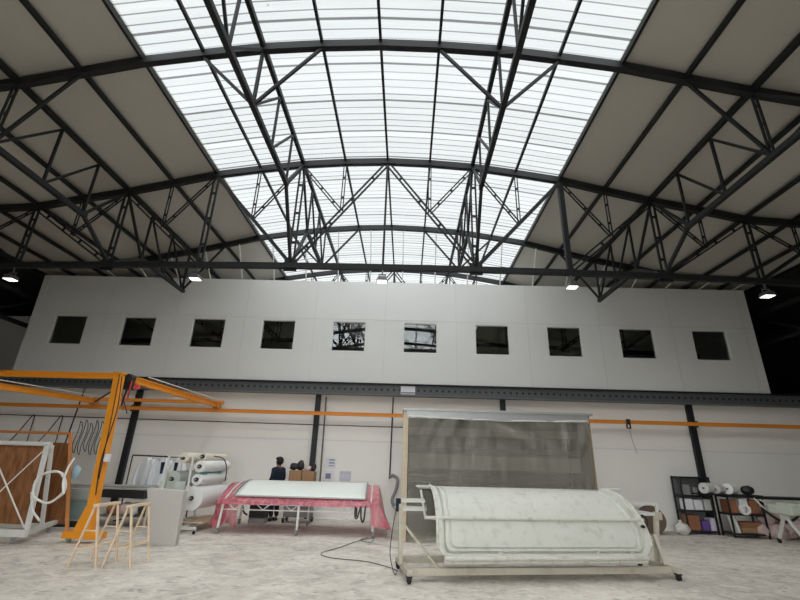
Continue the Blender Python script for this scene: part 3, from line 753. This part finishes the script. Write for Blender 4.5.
tag(o, 'black strap looped over the rolls on the rack', 'strap')

# ------------------------------------------------------------------ pink film mould table
TZ = math.radians(3.1)
t = thing('mould_table', 'long white steel table on wheels carrying the pale arched panel', 'table', (-4.42, 11.5, 0), TZ)
LT, DT = 3.7, 1.7
obj('top_frame', MB().bar((0, 0, .67), (LT, 0, .67), .04, .05).bar((0, DT, .67), (LT, DT, .67), .04, .05).bar((0, 0, .67), (0, DT, .67), .04, .05).bar((LT, 0, .67), (LT, DT, .67), .04, .05).bar((0, 0, .53), (LT, 0, .53), .022).bar((0, DT, .5), (LT, DT, .5), .022), 'white', t)
for i, x in enumerate((.03, LT / 2, LT - .03)):
    for y in (0, DT):
        tx = x - (.05 if (i == 0) else 0)
        obj('leg', MB().bar((tx, y, .13), (x, y, .67), .05), 'white', t, bevel=.004)
        caster(t, tx, y, .055, 'grey', 'grey')
for i in range(0, 10, 2):
    xa = .15 + i * (LT - .3) / 10
    obj('lacing_bar', MB().tube([(xa, 0, .66), (xa + .16, 0, .535), (xa + .32, 0, .66)], .013, 6), 'white', t)
def arch_z(v): return .745 + .355 * math.sin(PI * .5 * min(1, v * 1.15))
def pink(u, v):
    x = -.10 + (LT + .18) * u; y = -.05 + 1.7 * v
    z = arch_z(v) - .02 + .004 * math.sin(23 * u + 5 * v) * math.sin(17 * v + 3 * u)
    return V((x, y, z))
def pinkfront(u, v):
    return V((-.10 + (LT + .18) * u, -.05 - .02 * v + (.004 * math.sin(40 * u) + .01) * v, .725 - (.072 + .006 * math.sin(11 * u) + .004 * math.sin(37 * u)) * v))
pk = thing('pink_film', 'pink plastic film spread over the white table under the pale panel', 'plastic film', (-4.42, 11.5, 0), TZ)
obj('top_sheet', MB().grid(pink, 60, 16), 'pinkfilm', pk, smooth=True)
obj('front_hem', MB().grid(pinkfront, 80, 4), 'pinkfilm', pk, smooth=True)
def drape_r(u, v):                                      # wraps from the front edge round the table end
    a = min(1, u / .3); w = max(0, (u - .3) / .7)
    x = LT - .12 + .20 * a; y = -.07 + .03 * a + 1.5 * w
    z0 = arch_z(w) - .02
    bulge = .30 * v ** .8 * (a if w == 0 else 1 - .35 * w)
    return V((x + bulge + .04 * math.sin(16 * u + 3 * v) * v, y - .06 * v * (1 - a) + .03 * math.sin(19 * u + 2 * v) * v, z0 + (.12 + .06 * math.sin(6 * u) - z0) * v * (.75 + .25 * a)))
def drape_l(u, v):
    y = -.03 + 1.2 * u
    z0 = arch_z(u) - .02
    return V((-.10 - .12 * v + .06 * math.sin(15 * u + 4 * v) * v, y, z0 + (.12 + .05 * math.sin(9 * u) - z0) * v))
obj('side_drape', MB().grid(drape_r, 40, 12), 'pinkfilm', pk, smooth=True)
obj('side_drape', MB().grid(drape_l, 40, 12), 'pinkthin', pk, smooth=True)
def drape_f(u, v):
    x = -.16 + .48 * u
    return V((x - .03 * v, .02 + .35 * u + .05 * math.sin(17 * u + 2 * v), .72 - (.56 + .05 * math.sin(8 * u)) * v))
obj('side_drape', MB().grid(drape_f, 20, 10), 'pinkthin', pk, smooth=True)
p = thing('arched_panel', 'pale greenish white arched panel lying on the pink film', 'panel', (-4.42, 11.5, 0), TZ)
def pan(off, x0=.24, x1=LT - .26, v0=.10, v1=.98):
    return lambda u, v: V((x0 + (x1 - x0) * u, -.05 + 1.7 * (v0 + (v1 - v0) * v), arch_z(v0 + (v1 - v0) * v) + off))
obj('panel_skin', MB().grid(pan(.035), 24, 12), 'gelcoat', p, smooth=True, solid=.02)
mb = MB()
for xx in (.20, LT - .24):
    mb.tube([pan(.03, xx, xx)(0, j / 14) for j in range(15)], .022, 8)
mb.tube([pan(.02)(i / 10, 0) - V((0, .02, 0)) for i in range(11)], .02, 8)
obj('panel_edging', mb, 'galv', p, smooth=True)
for xx in (.06, LT - .10): obj('white_strip', MB().tube([pan(.01, xx, xx, .03)(0, j / 14) for j in range(15)], .02, 8), 'hose', p, smooth=True)
o = obj('hanging_strap', MB().tube(bez([(0, 0, .68), (.01, -.02, .45), (.06, -.02, .42), (.10, -.01, .55), (.13, 0, .68)], 6), .018, 6).tube(bez([(.14, 0, .68), (.16, -.02, .42), (.22, -.02, .36), (.25, 0, .68)], 6), .02, 6).box((.03, 0, .55), (.05, .04, .2)), 'black', loc=(-1.20, 11.6, 0))
tag(o, 'black strap hanging under the table edge near the pink drape', 'strap')
boxthing('black_crate', (-4.12, 13.55, .14), (.46, .34, .36), 'black', 'black crate standing behind the table legs beside the person', 'crate', lid='black')
mb = MB(); mb.tube(bez([(-.2, 0, .72), (-.26, 0, .5), (-.22, 0, .3), (-.1, 0, .2)], 6), .025, 8)
o = obj('black_hose', mb, 'black', smooth=True, loc=(-4.30, 13.4, .0)); tag(o, 'short black hose hanging beside the black crate under the table', 'hose')
boxthing('crate_dolly', (-4.12, 13.55, .0), (.46, .34, .135), 'grey', 'low grey dolly under the black crate', 'dolly')

# ------------------------------------------------------------------ person behind the table
def skin_body(name, verts, edges, radii, mt, parent, sub=2):
    me = bpy.data.meshes.new(name); me.from_pydata([V(v) for v in verts], edges, [])
    o = bpy.data.objects.new(name, me); COL.objects.link(o); o.parent = parent
    me.materials.append(M[mt])
    md = o.modifiers.new('skin', 'SKIN'); md.use_smooth_shade = True
    for i, r_ in enumerate(radii):
        sv = me.skin_vertices[0].data[i]; sv.radius = r_ if isinstance(r_, tuple) else (r_, r_); sv.use_root = (i == 0)
    s = o.modifiers.new('smooth', 'SUBSURF'); s.levels = sub; s.render_levels = sub
    return o
pr = thing('person', 'person in a dark navy jacket and cap standing behind the pink film table', 'person', (-3.82, 13.98, 0), math.radians(62))
# local frame: faces +y, x to the person's side
J = [(0, 0, .93), (0, 0, 1.08), (0, .01, 1.24), (0, 0, 1.40), (0, .005, 1.49), (0, .03, 1.57), (0, .035, 1.66)]
E_ = [(0, 1), (1, 2), (2, 3), (3, 4), (4, 5), (5, 6)]
R_ = [(.15, .11), (.14, .10), (.165, .11), (.13, .085), .055, .082, .085]
def add(chain, radii, root):
    prev = root
    for p_, r_ in zip(chain, radii):
        J.append(p_); R_.append(r_); E_.append((prev, len(J) - 1)); prev = len(J) - 1
for s in (-1, 1):
    add([(s * .18, 0, 1.40), (s * .24, -.01, 1.14), (s * .22, .18, 1.00), (s * .19, .26, .99)], [.06, .046, .036, .03], 3)
    add([(s * .10, 0, .86), (s * .105, .02, .50), (s * .11, -.01, .10), (s * .11, .08, .045), (s * .11, .15, .04)], [.09, .062, .042, .04, .03], 0)
body = skin_body('body', J, E_, R_, 'skin', pr)
for s in (-1, 1):
    for i in range(5):
        bx = s * (.19 - .03 + i * .014) if i else s * .155
        ln = (.05, .085, .095, .088, .07)[i]
        pts = [(bx, .275 if i else .25, .99), (bx - (0 if i else s * .02), .275 + ln * .6, .985), (bx - (0 if i else s * .025), .275 + ln, .965)]
        obj('thumb' if i == 0 else 'finger', MB().tube(pts, [.010, .009, .007], 8), 'skin', pr, smooth=True)
Jk = [(0, 0, .88), (0, 0, 1.08), (0, .01, 1.24), (0, 0, 1.40), (0, .0, 1.50)]; Ek = [(0, 1), (1, 2), (2, 3), (3, 4)]
Rk = [(.185, .135), (.175, .13), (.20, .14), (.16, .115), .10]
for s in (-1, 1):
    n = len(Jk)
    Jk += [(s * .185, 0, 1.395), (s * .25, -.01, 1.14), (s * .225, .17, 1.00)]; Rk += [.085, .066, .05]
    Ek += [(3, n), (n, n + 1), (n + 1, n + 2)]
skin_body('jacket', Jk, Ek, Rk, 'navy', pr)
Jt = [(0, 0, .95), (0, 0, .88)]; Et = [(0, 1)]; Rt = [(.165, .12), (.165, .12)]
for s in (-1, 1):
    n = len(Jt); Jt += [(s * .10, 0, .78), (s * .107, .02, .48), (s * .112, -.01, .11)]; Rt += [.105, .08, .062]
    Et += [(1, n), (n, n + 1), (n + 1, n + 2)]
skin_body('trousers', Jt, Et, Rt, 'trouser', pr)
for s in (-1, 1): obj('shoe', MB().ball((s * .112, .065, .05), (.05, .135, .052), 3), 'black', pr, smooth=True)
obj('hair', MB().ball((0, -.012, 1.645), (.103, .115, .125), 3), 'hair', pr, smooth=True)
obj('cap', MB().ball((0, .02, 1.71), (.10, .115, .055), 3), 'hair', pr, smooth=True)
obj('nose', MB().ball((0, .128, 1.60), (.014, .02, .02), 2), 'skin', pr, smooth=True)
for s in (-1, 1):
    obj('eye', MB().ball((s * .032, .112, 1.625), (.011, .008, .007), 2), 'black', pr, smooth=True)
    obj('ear', MB().ball((s * .092, .03, 1.605), (.012, .022, .032), 2), 'skin', pr, smooth=True)
obj('mouth', MB().ball((0, .112, 1.565), (.022, .008, .005), 2), 'rust', pr, smooth=True)

# ------------------------------------------------------------------ trolley with boxes beside the person
t = thing('tool_trolley', 'grey trolley stacked with brown boxes beside the person', 'trolley', (-3.08, 13.9, 0))
obj('deck', MB().box((0, 0, .92), (.78, .45, .03)), 'grey', t)
obj('lower_deck', MB().box((0, 0, .38), (.78, .45, .45)), mat('trolley_grey_side', (.22, .22, .21), .6), t, bevel=.01)
for x in (-.37, .37):
    for y in (-.2, .2):
        obj('post', MB().bar((x, y, .12), (x, y, 1.0), .035), 'grey', t); caster(t, x, y, .045, 'black', 'black', .12)
boxthing('brown_box', (-3.24, 13.85, .937), (.36, .38, .46), 'card', 'brown box on the trolley next to the person', 'box', 'brown boxes on the trolley')
boxthing('brown_box', (-2.86, 13.87, .937), (.36, .38, .44), 'card', 'brown box on the trolley next to the black column', 'box', 'brown boxes on the trolley')
for i, (x, z, sx, sy, sz, mt, w) in enumerate(((-3.34, 1.397, .13, .12, .11, 'black', 'rounded black tool bag on the brown box next to the person'), (-3.14, 1.397, .11, .12, .15, 'black', 'tall black tool bag in the middle on top of the brown boxes'), (-2.92, 1.377, .12, .1, .09, 'pinkbag', 'small pinkish bundle on the box next to the column'), (-2.75, 1.377, .08, .08, .13, 'black', 'narrow black tool standing at the trolley end by the column'))):
    o = obj('tool_bag', MB().ball((0, 0, sz * .9), (sx, sy, sz), 2, .12, i + 5), mt, smooth=True, loc=(x, 13.86, z)); tag(o, w, 'bag')

# ------------------------------------------------------------------ film covered booth
t = thing('curing_booth', 'large timber framed booth wrapped in wrinkled clear plastic film', 'booth', (.0, 11.3, 0), .02)
BW, BH, BD = 4.58, 2.96, 1.4
obj('frame_post', MB().box((-.02, 0, BH / 2), (.13, .1, BH)), 'timber', t, bevel=.005)
obj('frame_post', MB().box((BW, 0, BH / 2), (.06, .1, BH)), mat('weathered_timber', (.22, .18, .125), .7), t, bevel=.005)
for x in (0, BW): obj('frame_post', MB().box((x, BD, BH / 2), (.1, .1, BH)), 'steel2', t, bevel=.005)
dk = mat('booth_dark_lining', (.085, .083, .075), .8, 0, .2, 1)
obj('back_panel', MB().box((BW / 2, BD + .06, BH / 2), (BW, .04, BH)), dk, t)
for x in (-.02, BW + .02): obj('side_panel', MB().box((x, BD / 2 + .05, BH / 2), (.03, BD - .12, BH - .1)), dk, t)
obj('roof_panel', MB().box((BW / 2, BD / 2, BH + .02), (BW + .2, BD + .2, .05)), 'galv', t)
obj('top_rail', MB().box((BW / 2, -.04, BH - .1), (BW, .06, .19)), 'galv', t, bevel=.004)
gr = mat('booth_rack_grey', (.15, .145, .13), .7, 0, .15, 1)
bk = mat('booth_rack_black', (.025, .025, .025), .7, 0, .2, 1)
for z, h, mt in ((2.05, .12, bk), (1.42, .1, bk), (1.12, .28, bk), (1.75, .35, gr), (.6, .2, gr), (2.5, .2, gr)):
    obj('rack_rail', MB().box((BW / 2, BD * .55, z), (BW - .03, .12, h)), mt, t, bevel=.01)
def sheetf(u, v):
    z = (BH - .2) * (1 - v) + .05
    ripple = .06 * math.sin(46 * u + 5 * math.sin(4 * v + 5 * u) + 16 * v * math.sin(7 * u)) * 1.5 * math.exp(-4.5 * v) * (.35 + .65 * math.sin(PI * u) ** 2) + .02 * math.sin(9 * u + 5 * v) * v
    return V((.06 + (BW - .12) * u, -.09 + ripple, z - .05 * math.sin(PI * u) * (1 - v)))
obj('film_curtain', MB().grid(sheetf, 180, 60), 'clearfilm', t, smooth=True)
obj('film_hem', MB().tube([sheetf(i / 40, 0) + V((0, -.01, 0)) for i in range(41)], .014, 8), 'hose', t, smooth=True)

# ------------------------------------------------------------------ big curved mould on its turning frame
MZ = math.radians(10.5)
t = thing('turning_stand', 'cream steel turning stand on casters holding the big curved mould', 'frame', (0, 8.1, 0), MZ)
LX = 4.58
for x in (0, LX):
    obj('end_beam', MB().bar((x, -.56, .15), (x, .62 if x else .56, .145), .08, .08), 'cream', t, bevel=.006)
    for y in (-.5, .58 if x else .5): caster(t, x + (.1 if x and y > 0 else 0), y, .05, 'rubber', 'steel2', .105)
obj('long_rail', MB().bar((0, -.36, .135), (LX, -.36, .135), .09, .10), 'cream', t, bevel=.006)
obj('long_rail', MB().bar((0, .42, .16), (LX, .42, .16), .08, .1), 'cream', t, bevel=.006)
obj('upright', MB().bar((-.06, -.05, .18), (-.08, -.05, 1.06), .065, .065), 'cream', t, bevel=.006)
obj('upright', MB().bar((LX - .0, -.05, .2), (LX + .12, -.05, .98), .07, .07), 'cream', t, bevel=.006)
obj('diagonal_brace', MB().bar((-.04, -.07, .78), (.50, -.36, .17), .035), 'cream', t)
obj('diagonal_brace', MB().bar((LX - .0, -.07, .62), (LX - .1, -.36, .2), .05), 'cream', t)
def rframe(x0, x1, y0, y1, z, w):
    return MB().bar((x0, y0, z), (x1, y0, z), w).bar((x0, y1, z), (x1, y1, z), w).bar((x0, y0, z), (x0, y1, z), w).bar((x1, y0, z), (x1, y1, z), w)
mb = rframe(-.1, .40, -.02, .36, 1.10, .035); mb2 = rframe(-.1, .40, -.02, .36, .97, .035).bar((.38, -.02, .97), (.38, -.02, 1.10), .035).bar((-.08, -.02, .97), (-.08, -.02, 1.10), .035)
obj('pivot_arm', mb, 'white', t); obj('pivot_arm', mb2, 'white', t)
obj('pivot_bearing', MB().box((-.11, .0, 1.04), (.07, .12, .2)), 'navy', t, bevel=.01)
obj('pivot_arm', rframe(LX - .34, LX + .18, -.05, .45, 1.12, .04), 'white', t)
obj('pivot_arm', rframe(LX - .26, LX + .14, -.05, .40, .95, .04).bar((LX + .15, -.05, .95), (LX + .15, -.05, 1.12), .04).bar((LX - .30, .42, .95), (LX - .30, .42, 1.12), .04), 'white', t)
obj('pivot_bearing', MB().box((LX + .14, -.06, .93), (.1, .12, .13)), 'cream', t, bevel=.01)
obj('hand_wheel', MB().tube([(LX - .2, -.1 + .1 * math.cos(a), .84 + .1 * math.sin(a)) for a in [2 * PI * i / 20 for i in range(20)]], .014, 6, closed=True), 'steel2', t, smooth=True)

sh = thing('curved_mould', 'big scuffed white curved mould lying on the cream turning frame', 'mould', (0, 8.1, 0), MZ)
SX0, SX1 = .42, 4.15
def prof(v, off=0.):                                   # v 0 bottom front .. 1 top, then over the back
    a = v * PI * .5
    return (.45 - (.96 + off) * math.cos(a) if v < 1 else .45, .36 + (.93 + off) * math.sin(a))
def shell(u, v):
    # rounded lower corners and slight taper to the top
    x0 = SX0 + .12 * v; x1 = SX1 - .16 * v ** 2
    rc = .16
    ins = 0.
    if v < rc: ins = .22 * (1 - math.sqrt(max(0, 1 - ((rc - v) / rc) ** 2)))
    x = (x0 + ins) + (x1 - x0 - 2 * ins) * u
    e = sum(1 / max(q, 1e-4) ** 5 for q in (u * (x1 - x0), (1 - u) * (x1 - x0), v * 2.8)) ** -.2 if 0 < u < 1 and v > 0 else 0.     # distance from the rim
    def sm(a, b, t_): t_ = max(0, min(1, (t_ - a) / (b - a))); return t_ * t_ * (3 - 2 * t_)
    off = .04 - .085 * sm(.085, .10, e) + .055 * sm(.125, .145, e) - .03 * sm(.205, .215, e) + .03 * sm(.23, .24, e)
    y, z = prof(v, off)
    return V((x, y, z))
NU, NV = 260, 110
obj('mould_shell', MB().grid(shell, NU, NV), 'mould', sh, smooth=True, solid=.035)
def back(u, v):
    y, z = prof(1, .03)
    return V((SX0 - .04 + (SX1 - .2 - SX0) * u, y + .22 * math.sin(v * PI / 2), z - .05 * (1 - math.cos(v * PI / 2))))
obj('back_flange', MB().grid(back, 4, 10), 'mouldrim', sh, smooth=True, solid=.03)
mb = MB()
mb.tube([V((SX0 + .12 + (SX1 - SX0 - .24) * i / 30, prof(0, .03)[0] - .02, .345)) for i in range(31)], .036, 10)
mb.tube([V((SX0 + .12 + (SX1 - SX0 - .24) * i / 30, prof(0, .03)[0] + .02, .285)) for i in range(31)], .03, 10)
obj('bottom_rim', mb, 'mouldrim', sh, smooth=True)
vr = .37
y_, z_ = prof(vr, .025)
obj('cross_rib', MB().cyl((SX0 - .16, y_ - .012, z_ + .008), (SX1 + .02, y_ - .012, z_ + .008), .026, 12), 'mouldrim', sh, smooth=True)
mb = MB()
for s, xx in ((0, SX0 + .0), (1, SX1 - .0)):
    pts = []
    for j in range(25):
        v = .10 + .9 * j / 24; q = shell(0 if s == 0 else 1, v); y, z = prof(v, .045); pts.append((q.x, y, z))
    obj('end_rim', MB().tube(pts, .024, 8), 'mouldrim', sh, smooth=True)

# dark end strip and its flat brackets
def end_skin(u, v):                                    # dark strip between the bracket and the shell end
    w = .40 + .585 * v; y, z = prof(w, -.02)
    xr = SX0 + .12 * w + .03; xl = SX0 - .085 + .03 * v + .10 * max(0, v - .75)
    return V((xl + (xr - xl) * u, y, z))
obj('end_plate', MB().grid(end_skin, 4, 16), mat('dark_end_strip', (.07, .065, .05), .9, 0, .3, 8), sh, smooth=True, solid=.03)
obj('end_bracket', MB().bar((SX0 - .14, .02, 1.28), (SX0 - .07, -.06, .86), .03), 'white', sh)
obj('end_bracket', MB().bar((SX0 - .09, -.08, .86), (SX0 + .10, -.32, .86), .03), 'white', sh)
obj('end_bracket', MB().box((SX0 + .0, .36, 1.32), (.30, .1, .035)), 'white', sh)
obj('top_bracket', MB().box((SX1 + .03, .40, 1.34), (.30, .2, .025)).box((SX1 + .03, .40, 1.27), (.22, .14, .12)), 'white', sh, bevel=.008)
for u, v in ((.27, .035), (.75, .035), (.92, .035), (.985, .3)):
    q = shell(u, v); mb = MB().ball((0, 0, 0), (.045, .03, .025), 2, .25, int(u * 100))
    obj('resin_chip', mb, 'hair' if v > .1 else 'mouldrim', sh, smooth=True, loc=(q.x, q.y - .03, q.z))

# cables on the floor
o = obj('floor_cable', MB().tube(bez([(-.85, 11.65, .02), (-1.0, 11.2, .015), (-.75, 11.0, .015), (-.72, 11.5, .015), (-1.0, 11.2, .015), (-1.35, 10.2, .015), (-1.6, 9.6, .015), (-1.35, 9.2, .015), (-.7, 9.0, .015), (-.25, 8.6, .015), (-.10, 8.35, .02)], 10), .0065, 6), 'black', smooth=True)
tag(o, 'thin dark cable looping over the floor from the table to the mould frame', 'cable')
o = obj('drop_cable', MB().tube(bez([(-.14, 8.0, 1.0), (-.20, 8.05, .6), (-.22, 8.05, .3), (-.14, 7.98, .05), (-.1, 8.3, .02)], 8), .0065, 6), 'black', smooth=True)
tag(o, 'thin dark cable dangling along the cream upright of the mould frame', 'cable')

# ------------------------------------------------------------------ shelving against the wall
def shelf_unit(name, loc, w, h, d, levels, label, mt='steel2', rz=0):
    t = thing(name, label, 'shelving', loc, rz)
    for x in (0, w):
        for y in (0, d): obj('post', MB().bar((x, y, 0), (x, y, h), .04), mt, t)
    for z in levels: obj('shelf', MB().box((w / 2, d / 2, z), (w + .02, d, .05)), mt, t)
    return t
su = shelf_unit('metal_shelving', (8.28, 14.25, 0), .86, 1.56, .42, (.08, .62, 1.02, 1.53), 'dark metal shelving unit beside the black column on the wall')
obj('back_sheet', MB().box((.43, .44, .8), (.86, .01, 1.46)), mat('shelving_grey', (.16, .165, .165), .6), su)
boxthing('white_box', (8.45, 14.42, .64), (.22, .3, .3), 'paper', 'white box on the middle shelf next to the shelving post', 'box')
boxthing('white_box', (8.72, 14.42, .64), (.24, .3, .28), 'paper', 'white box in the middle of the middle shelf', 'box')
boxthing('white_box', (8.99, 14.42, .64), (.2, .3, .3), 'bag', 'off-white box on the middle shelf next to the column', 'box')
boxthing('shelf_box', (8.5, 14.42, .10), (.34, .3, .4), 'rust', 'reddish brown box on the lowest shelf', 'box')
boxthing('shelf_box', (8.82, 14.4, .10), (.22, .3, .26), 'purple', 'purple tub on the lowest shelf', 'tub')
boxthing('shelf_box', (9.03, 14.4, .10), (.14, .3, .34), 'lilac', 'lilac box on the lowest shelf beside the purple tub', 'box')
boxthing('shelf_box', (8.5, 14.42, 1.04), (.16, .2, .28), 'grey', 'grey can on the top inner shelf next to the post', 'box')
boxthing('shelf_box', (8.74, 14.42, 1.04), (.12, .2, .22), 'galv', 'small pale can in the middle of the top inner shelf', 'box')
boxthing('shelf_box', (8.98, 14.4, 1.04), (.2, .2, .12), 'black', 'low black tray on the top inner shelf', 'tray')
shelf_unit('supply_rack', (9.25, 13.75, 0), .95, 1.08, .5, (.1, .6, 1.06), 'low dark rack with brown boxes beside the black column')
boxthing('brown_carton', (9.42, 14.0, .63), (.22, .4, .34), 'rust', 'reddish brown carton on the middle of the low rack next to the column', 'carton')
boxthing('brown_carton', (9.72, 14.0, .63), (.22, .4, .38), 'paper', 'white carton on the middle of the low rack', 'carton')
boxthing('brown_carton', (10.02, 14.0, .63), (.28, .4, .36), 'rust', 'reddish brown carton at the far end of the low rack', 'carton')
boxthing('brown_carton', (9.82, 14.0, .13), (.62, .4, .14), 'card', 'flat brown carton at the bottom of the low rack', 'carton')
boxthing('brown_carton', (9.82, 14.0, .28), (.58, .4, .12), 'rust', 'flat reddish carton stacked on the bottom brown carton', 'carton')
for i, (x, w) in enumerate(((9.30, 'next to the column'), (9.42, 'between the other tube and the cartons'))):
    o = obj('paper_tube', MB().cyl((x, 13.8, .12), (x + .02, 13.95, .55), .05, 12), 'bag', smooth=True); tag(o, 'pale tube standing in the low rack, ' + w, 'tube', 'pale tubes in the low rack')
def tape(x, y, z, r, mt, label, ln=.30):
    t = thing('material_roll', label, 'roll', (x, y, z), math.radians(-62), 'rolls on the low rack')
    obj('wound_material', MB().hollow((0, 0, 0), (0, ln, 0), r, .03, 24), mt, t, smooth=True)
    obj('core_tube', MB().hollow((0, -.02, 0), (0, ln + .02, 0), .031, .02, 14), 'grey', t)
o = obj('shelf_plank', MB().box((0, 0, 0), (1.75, .46, .03)), 'steel2', loc=(9.42, 14.0, 1.102)); tag(o, 'dark plank lying on the low rack under the three rolls', 'plank')
tape(8.70, 13.86, 1.262, .145, 'bag', 'big pale roll facing out in front of the black column')
tape(9.06, 13.88, 1.242, .125, 'foam', 'grey roll on the low rack next to the big pale roll')
tape(9.40, 13.88, 1.262, .145, 'roll', 'white roll on the low rack beside the black bag')
o = obj('hanging_roll', MB().hollow((0, 0, 0), (0, .1, 0), .14, .08, 24), 'roll', smooth=True, loc=(9.62, 13.62, .74)); tag(o, 'white ring of tape hung on the front of the low rack', 'tape')
o = obj('black_bag', MB().ball((0, 0, 0), (.17, .15, .13), 3, .08, 9), 'black', smooth=True, loc=(9.98, 13.9, 1.235)); tag(o, 'rounded black bag on the end of the low rack', 'bag')
for i, (a, b, w) in enumerate((((9.86, 13.55, 1.05), (10.2, 13.5, .62), 'slanting down under the black bag'), ((10.02, 13.55, 1.02), (10.4, 13.5, .78), 'slanting beside the first one'),)):
    o = obj('white_stick', MB().cyl(a, b, .022, 8), 'hose'); tag(o, 'white stick, ' + w, 'stick', 'white sticks at the low rack')
o = obj('black_hose', MB().tube(bez([(10.0, 13.55, .82), (10.2, 13.45, .60), (10.5, 13.45, .48), (10.8, 13.4, .60), (10.95, 13.35, .86)], 8), .032, 8), 'black', smooth=True); tag(o, 'black hose sagging between the low rack and the wheeled table', 'hose')
boxthing('grey_shelf_board', (11.6, 14.3, 1.0), (2.6, .5, .07), 'steel2', 'dark board shelf along the wall behind the wheeled table', 'shelf')
o = obj('shelf_trestle', MB().bar((10.6, 14.3, 0), (10.6, 14.3, 1.0), .07).bar((12.6, 14.3, 0), (12.6, 14.3, 1.0), .07), 'steel2'); tag(o, 'dark legs carrying the board shelf by the wall', 'stand')
# plastic bags heap
for i, (x, y, z, s, w) in enumerate(((10.25, 13.9, .2, .22, 'next to the low rack'), (10.6, 13.8, .18, .26, 'at the foot of the heap in front'), (10.95, 13.9, .2, .25, 'behind the wheeled table leg'), (10.5, 13.95, .5, .24, 'on top of the two lower bags'), (10.9, 14.0, .54, .25, 'topmost, under the wheeled table'), (11.35, 13.95, .25, .28, 'at the end towards the hall edge'))):
    o = obj('plastic_bag', MB().ball((0, 0, 0), (s, s * .85, s * .85), 3, .1, 30 + i), 'pinkbag', smooth=True, loc=(x - .12, y, z)); tag(o, 'crumpled pale pink bag, ' + w, 'bag', 'heap of pale pink plastic bags')
# drum reel and bag behind the mould arm
t = thing('cable_drum', 'brown round cable drum against the wall behind the mould frame', 'drum', (7.22, 14.2, .45))
obj('drum_flange', MB().cyl((-.28, 0, 0), (-.22, 0, 0), .36, 28), 'drumwood', t, smooth=True)
obj('drum_flange', MB().cyl((.22, -.0, 0), (.28, 0, 0), .36, 28), 'drumwood', t, smooth=True)
obj('drum_core', MB().cyl((-.22, 0, 0), (.22, 0, 0), .30, 24), 'black', t, smooth=True)
t.rotation_euler = (0, 0, 1.15); t.location.z = .362
o = obj('white_bag', MB().ball((0, 0, .16), (.20, .18, .17), 3, .1, 77).ball((-.03, 0, .34), (.05, .05, .06), 2, .1, 4), 'bag', smooth=True, loc=(8.02, 14.1, -.01)); tag(o, 'knotted white plastic bag on the floor next to the brown drum', 'bag')
# wheeled table at the edge
t = thing('wheeled_table', 'pale green table with splayed white legs on wheels near the bags', 'table', (9.84, 12.2, 0))
obj('table_top', MB().box((1.15, .38, .84), (2.5, .8, .20)), 'tabletop', t, bevel=.03)
obj('hump', MB().box((.35, .35, .96), (.6, .6, .08)), 'tabletop', t, bevel=.03)
for x in (.05, 2.1):
    obj('leg', MB().bar((x, .45, .74), (x + .06, .88, .12), .06), 'white', t)
    obj('leg', MB().bar((x, .45, .74), (x + .10, .06, .12), .06), 'white', t)
    obj('clamp', MB().box((x, .45, .70), (.1, .2, .16)), 'white', t, bevel=.01)
    caster(t, x + .06, .9, .05, 'rubber', 'steel2', .12); caster(t, x + .10, .04, .05, 'rubber', 'steel2', .12)

# ------------------------------------------------------------------ light and camera
w = bpy.data.worlds.new('overcast_sky'); S.world = w; w.use_nodes = True
N = w.node_tree.nodes; L = w.node_tree.links; bg = N['Background']
tc = N.new('ShaderNodeTexCoord'); sx = N.new('ShaderNodeSeparateXYZ'); L.new(tc.outputs['Generated'], sx.inputs[0])
def sm(src, a, b, c, d):
    n = N.new('ShaderNodeMapRange'); n.interpolation_type = 'SMOOTHSTEP'
    for i, q in enumerate((a, b, c, d)): n.inputs[i + 1].default_value = q
    L.new(src, n.inputs[0]); return n.outputs[0]
# overcast sky: paler low in the view direction, with added fill overhead and behind
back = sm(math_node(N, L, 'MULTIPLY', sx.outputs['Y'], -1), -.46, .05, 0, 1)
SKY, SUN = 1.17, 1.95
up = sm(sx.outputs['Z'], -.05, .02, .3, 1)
low = sm(sx.outputs['Z'], .12, .42, 4.2, 0)                              # added fill low behind the camera, entering by the doorway
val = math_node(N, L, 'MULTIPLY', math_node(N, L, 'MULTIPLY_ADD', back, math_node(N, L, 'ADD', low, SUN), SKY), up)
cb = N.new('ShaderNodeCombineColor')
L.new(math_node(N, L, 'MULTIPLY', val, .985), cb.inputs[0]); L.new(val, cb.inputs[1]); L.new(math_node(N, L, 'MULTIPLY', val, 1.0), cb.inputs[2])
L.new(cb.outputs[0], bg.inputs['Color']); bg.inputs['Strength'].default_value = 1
w.cycles.sampling_method = 'MANUAL'; w.cycles.sample_map_resolution = 512

F, PITCH, YAW, ROLL, H = 432.94, .35773577, -.0231521, .0309674, 1.72
cp, sp_, cy, sy, cr, sr = math.cos(PITCH), math.sin(PITCH), math.cos(YAW), math.sin(YAW), math.cos(ROLL), math.sin(ROLL)
fw = V((sy * cp, cy * cp, sp_)); r0 = V((cy, -sy, 0)); u0 = r0.cross(fw)
rt = cr * r0 + sr * u0; uu = -sr * r0 + cr * u0
cam = bpy.data.cameras.new('camera'); cam.sensor_width = 36; cam.lens = 36 * F / 800; cam.clip_end = 200
co = bpy.data.objects.new('camera', cam); COL.objects.link(co)
mw = Matrix((rt, uu, -fw)).transposed().to_4x4(); mw.translation = V((0, 0, H)); co.matrix_world = mw
S.camera = co
S.view_settings.view_transform = 'Standard'; S.view_settings.look = 'None'; S.view_settings.gamma = 1; S.view_settings.use_curve_mapping = False
S.view_settings.exposure = 0
S.cycles.max_bounces = 10; S.cycles.diffuse_bounces = 6; S.cycles.transparent_max_bounces = 24; S.cycles.use_denoising = True
S.cycles.sample_clamp_indirect = 6
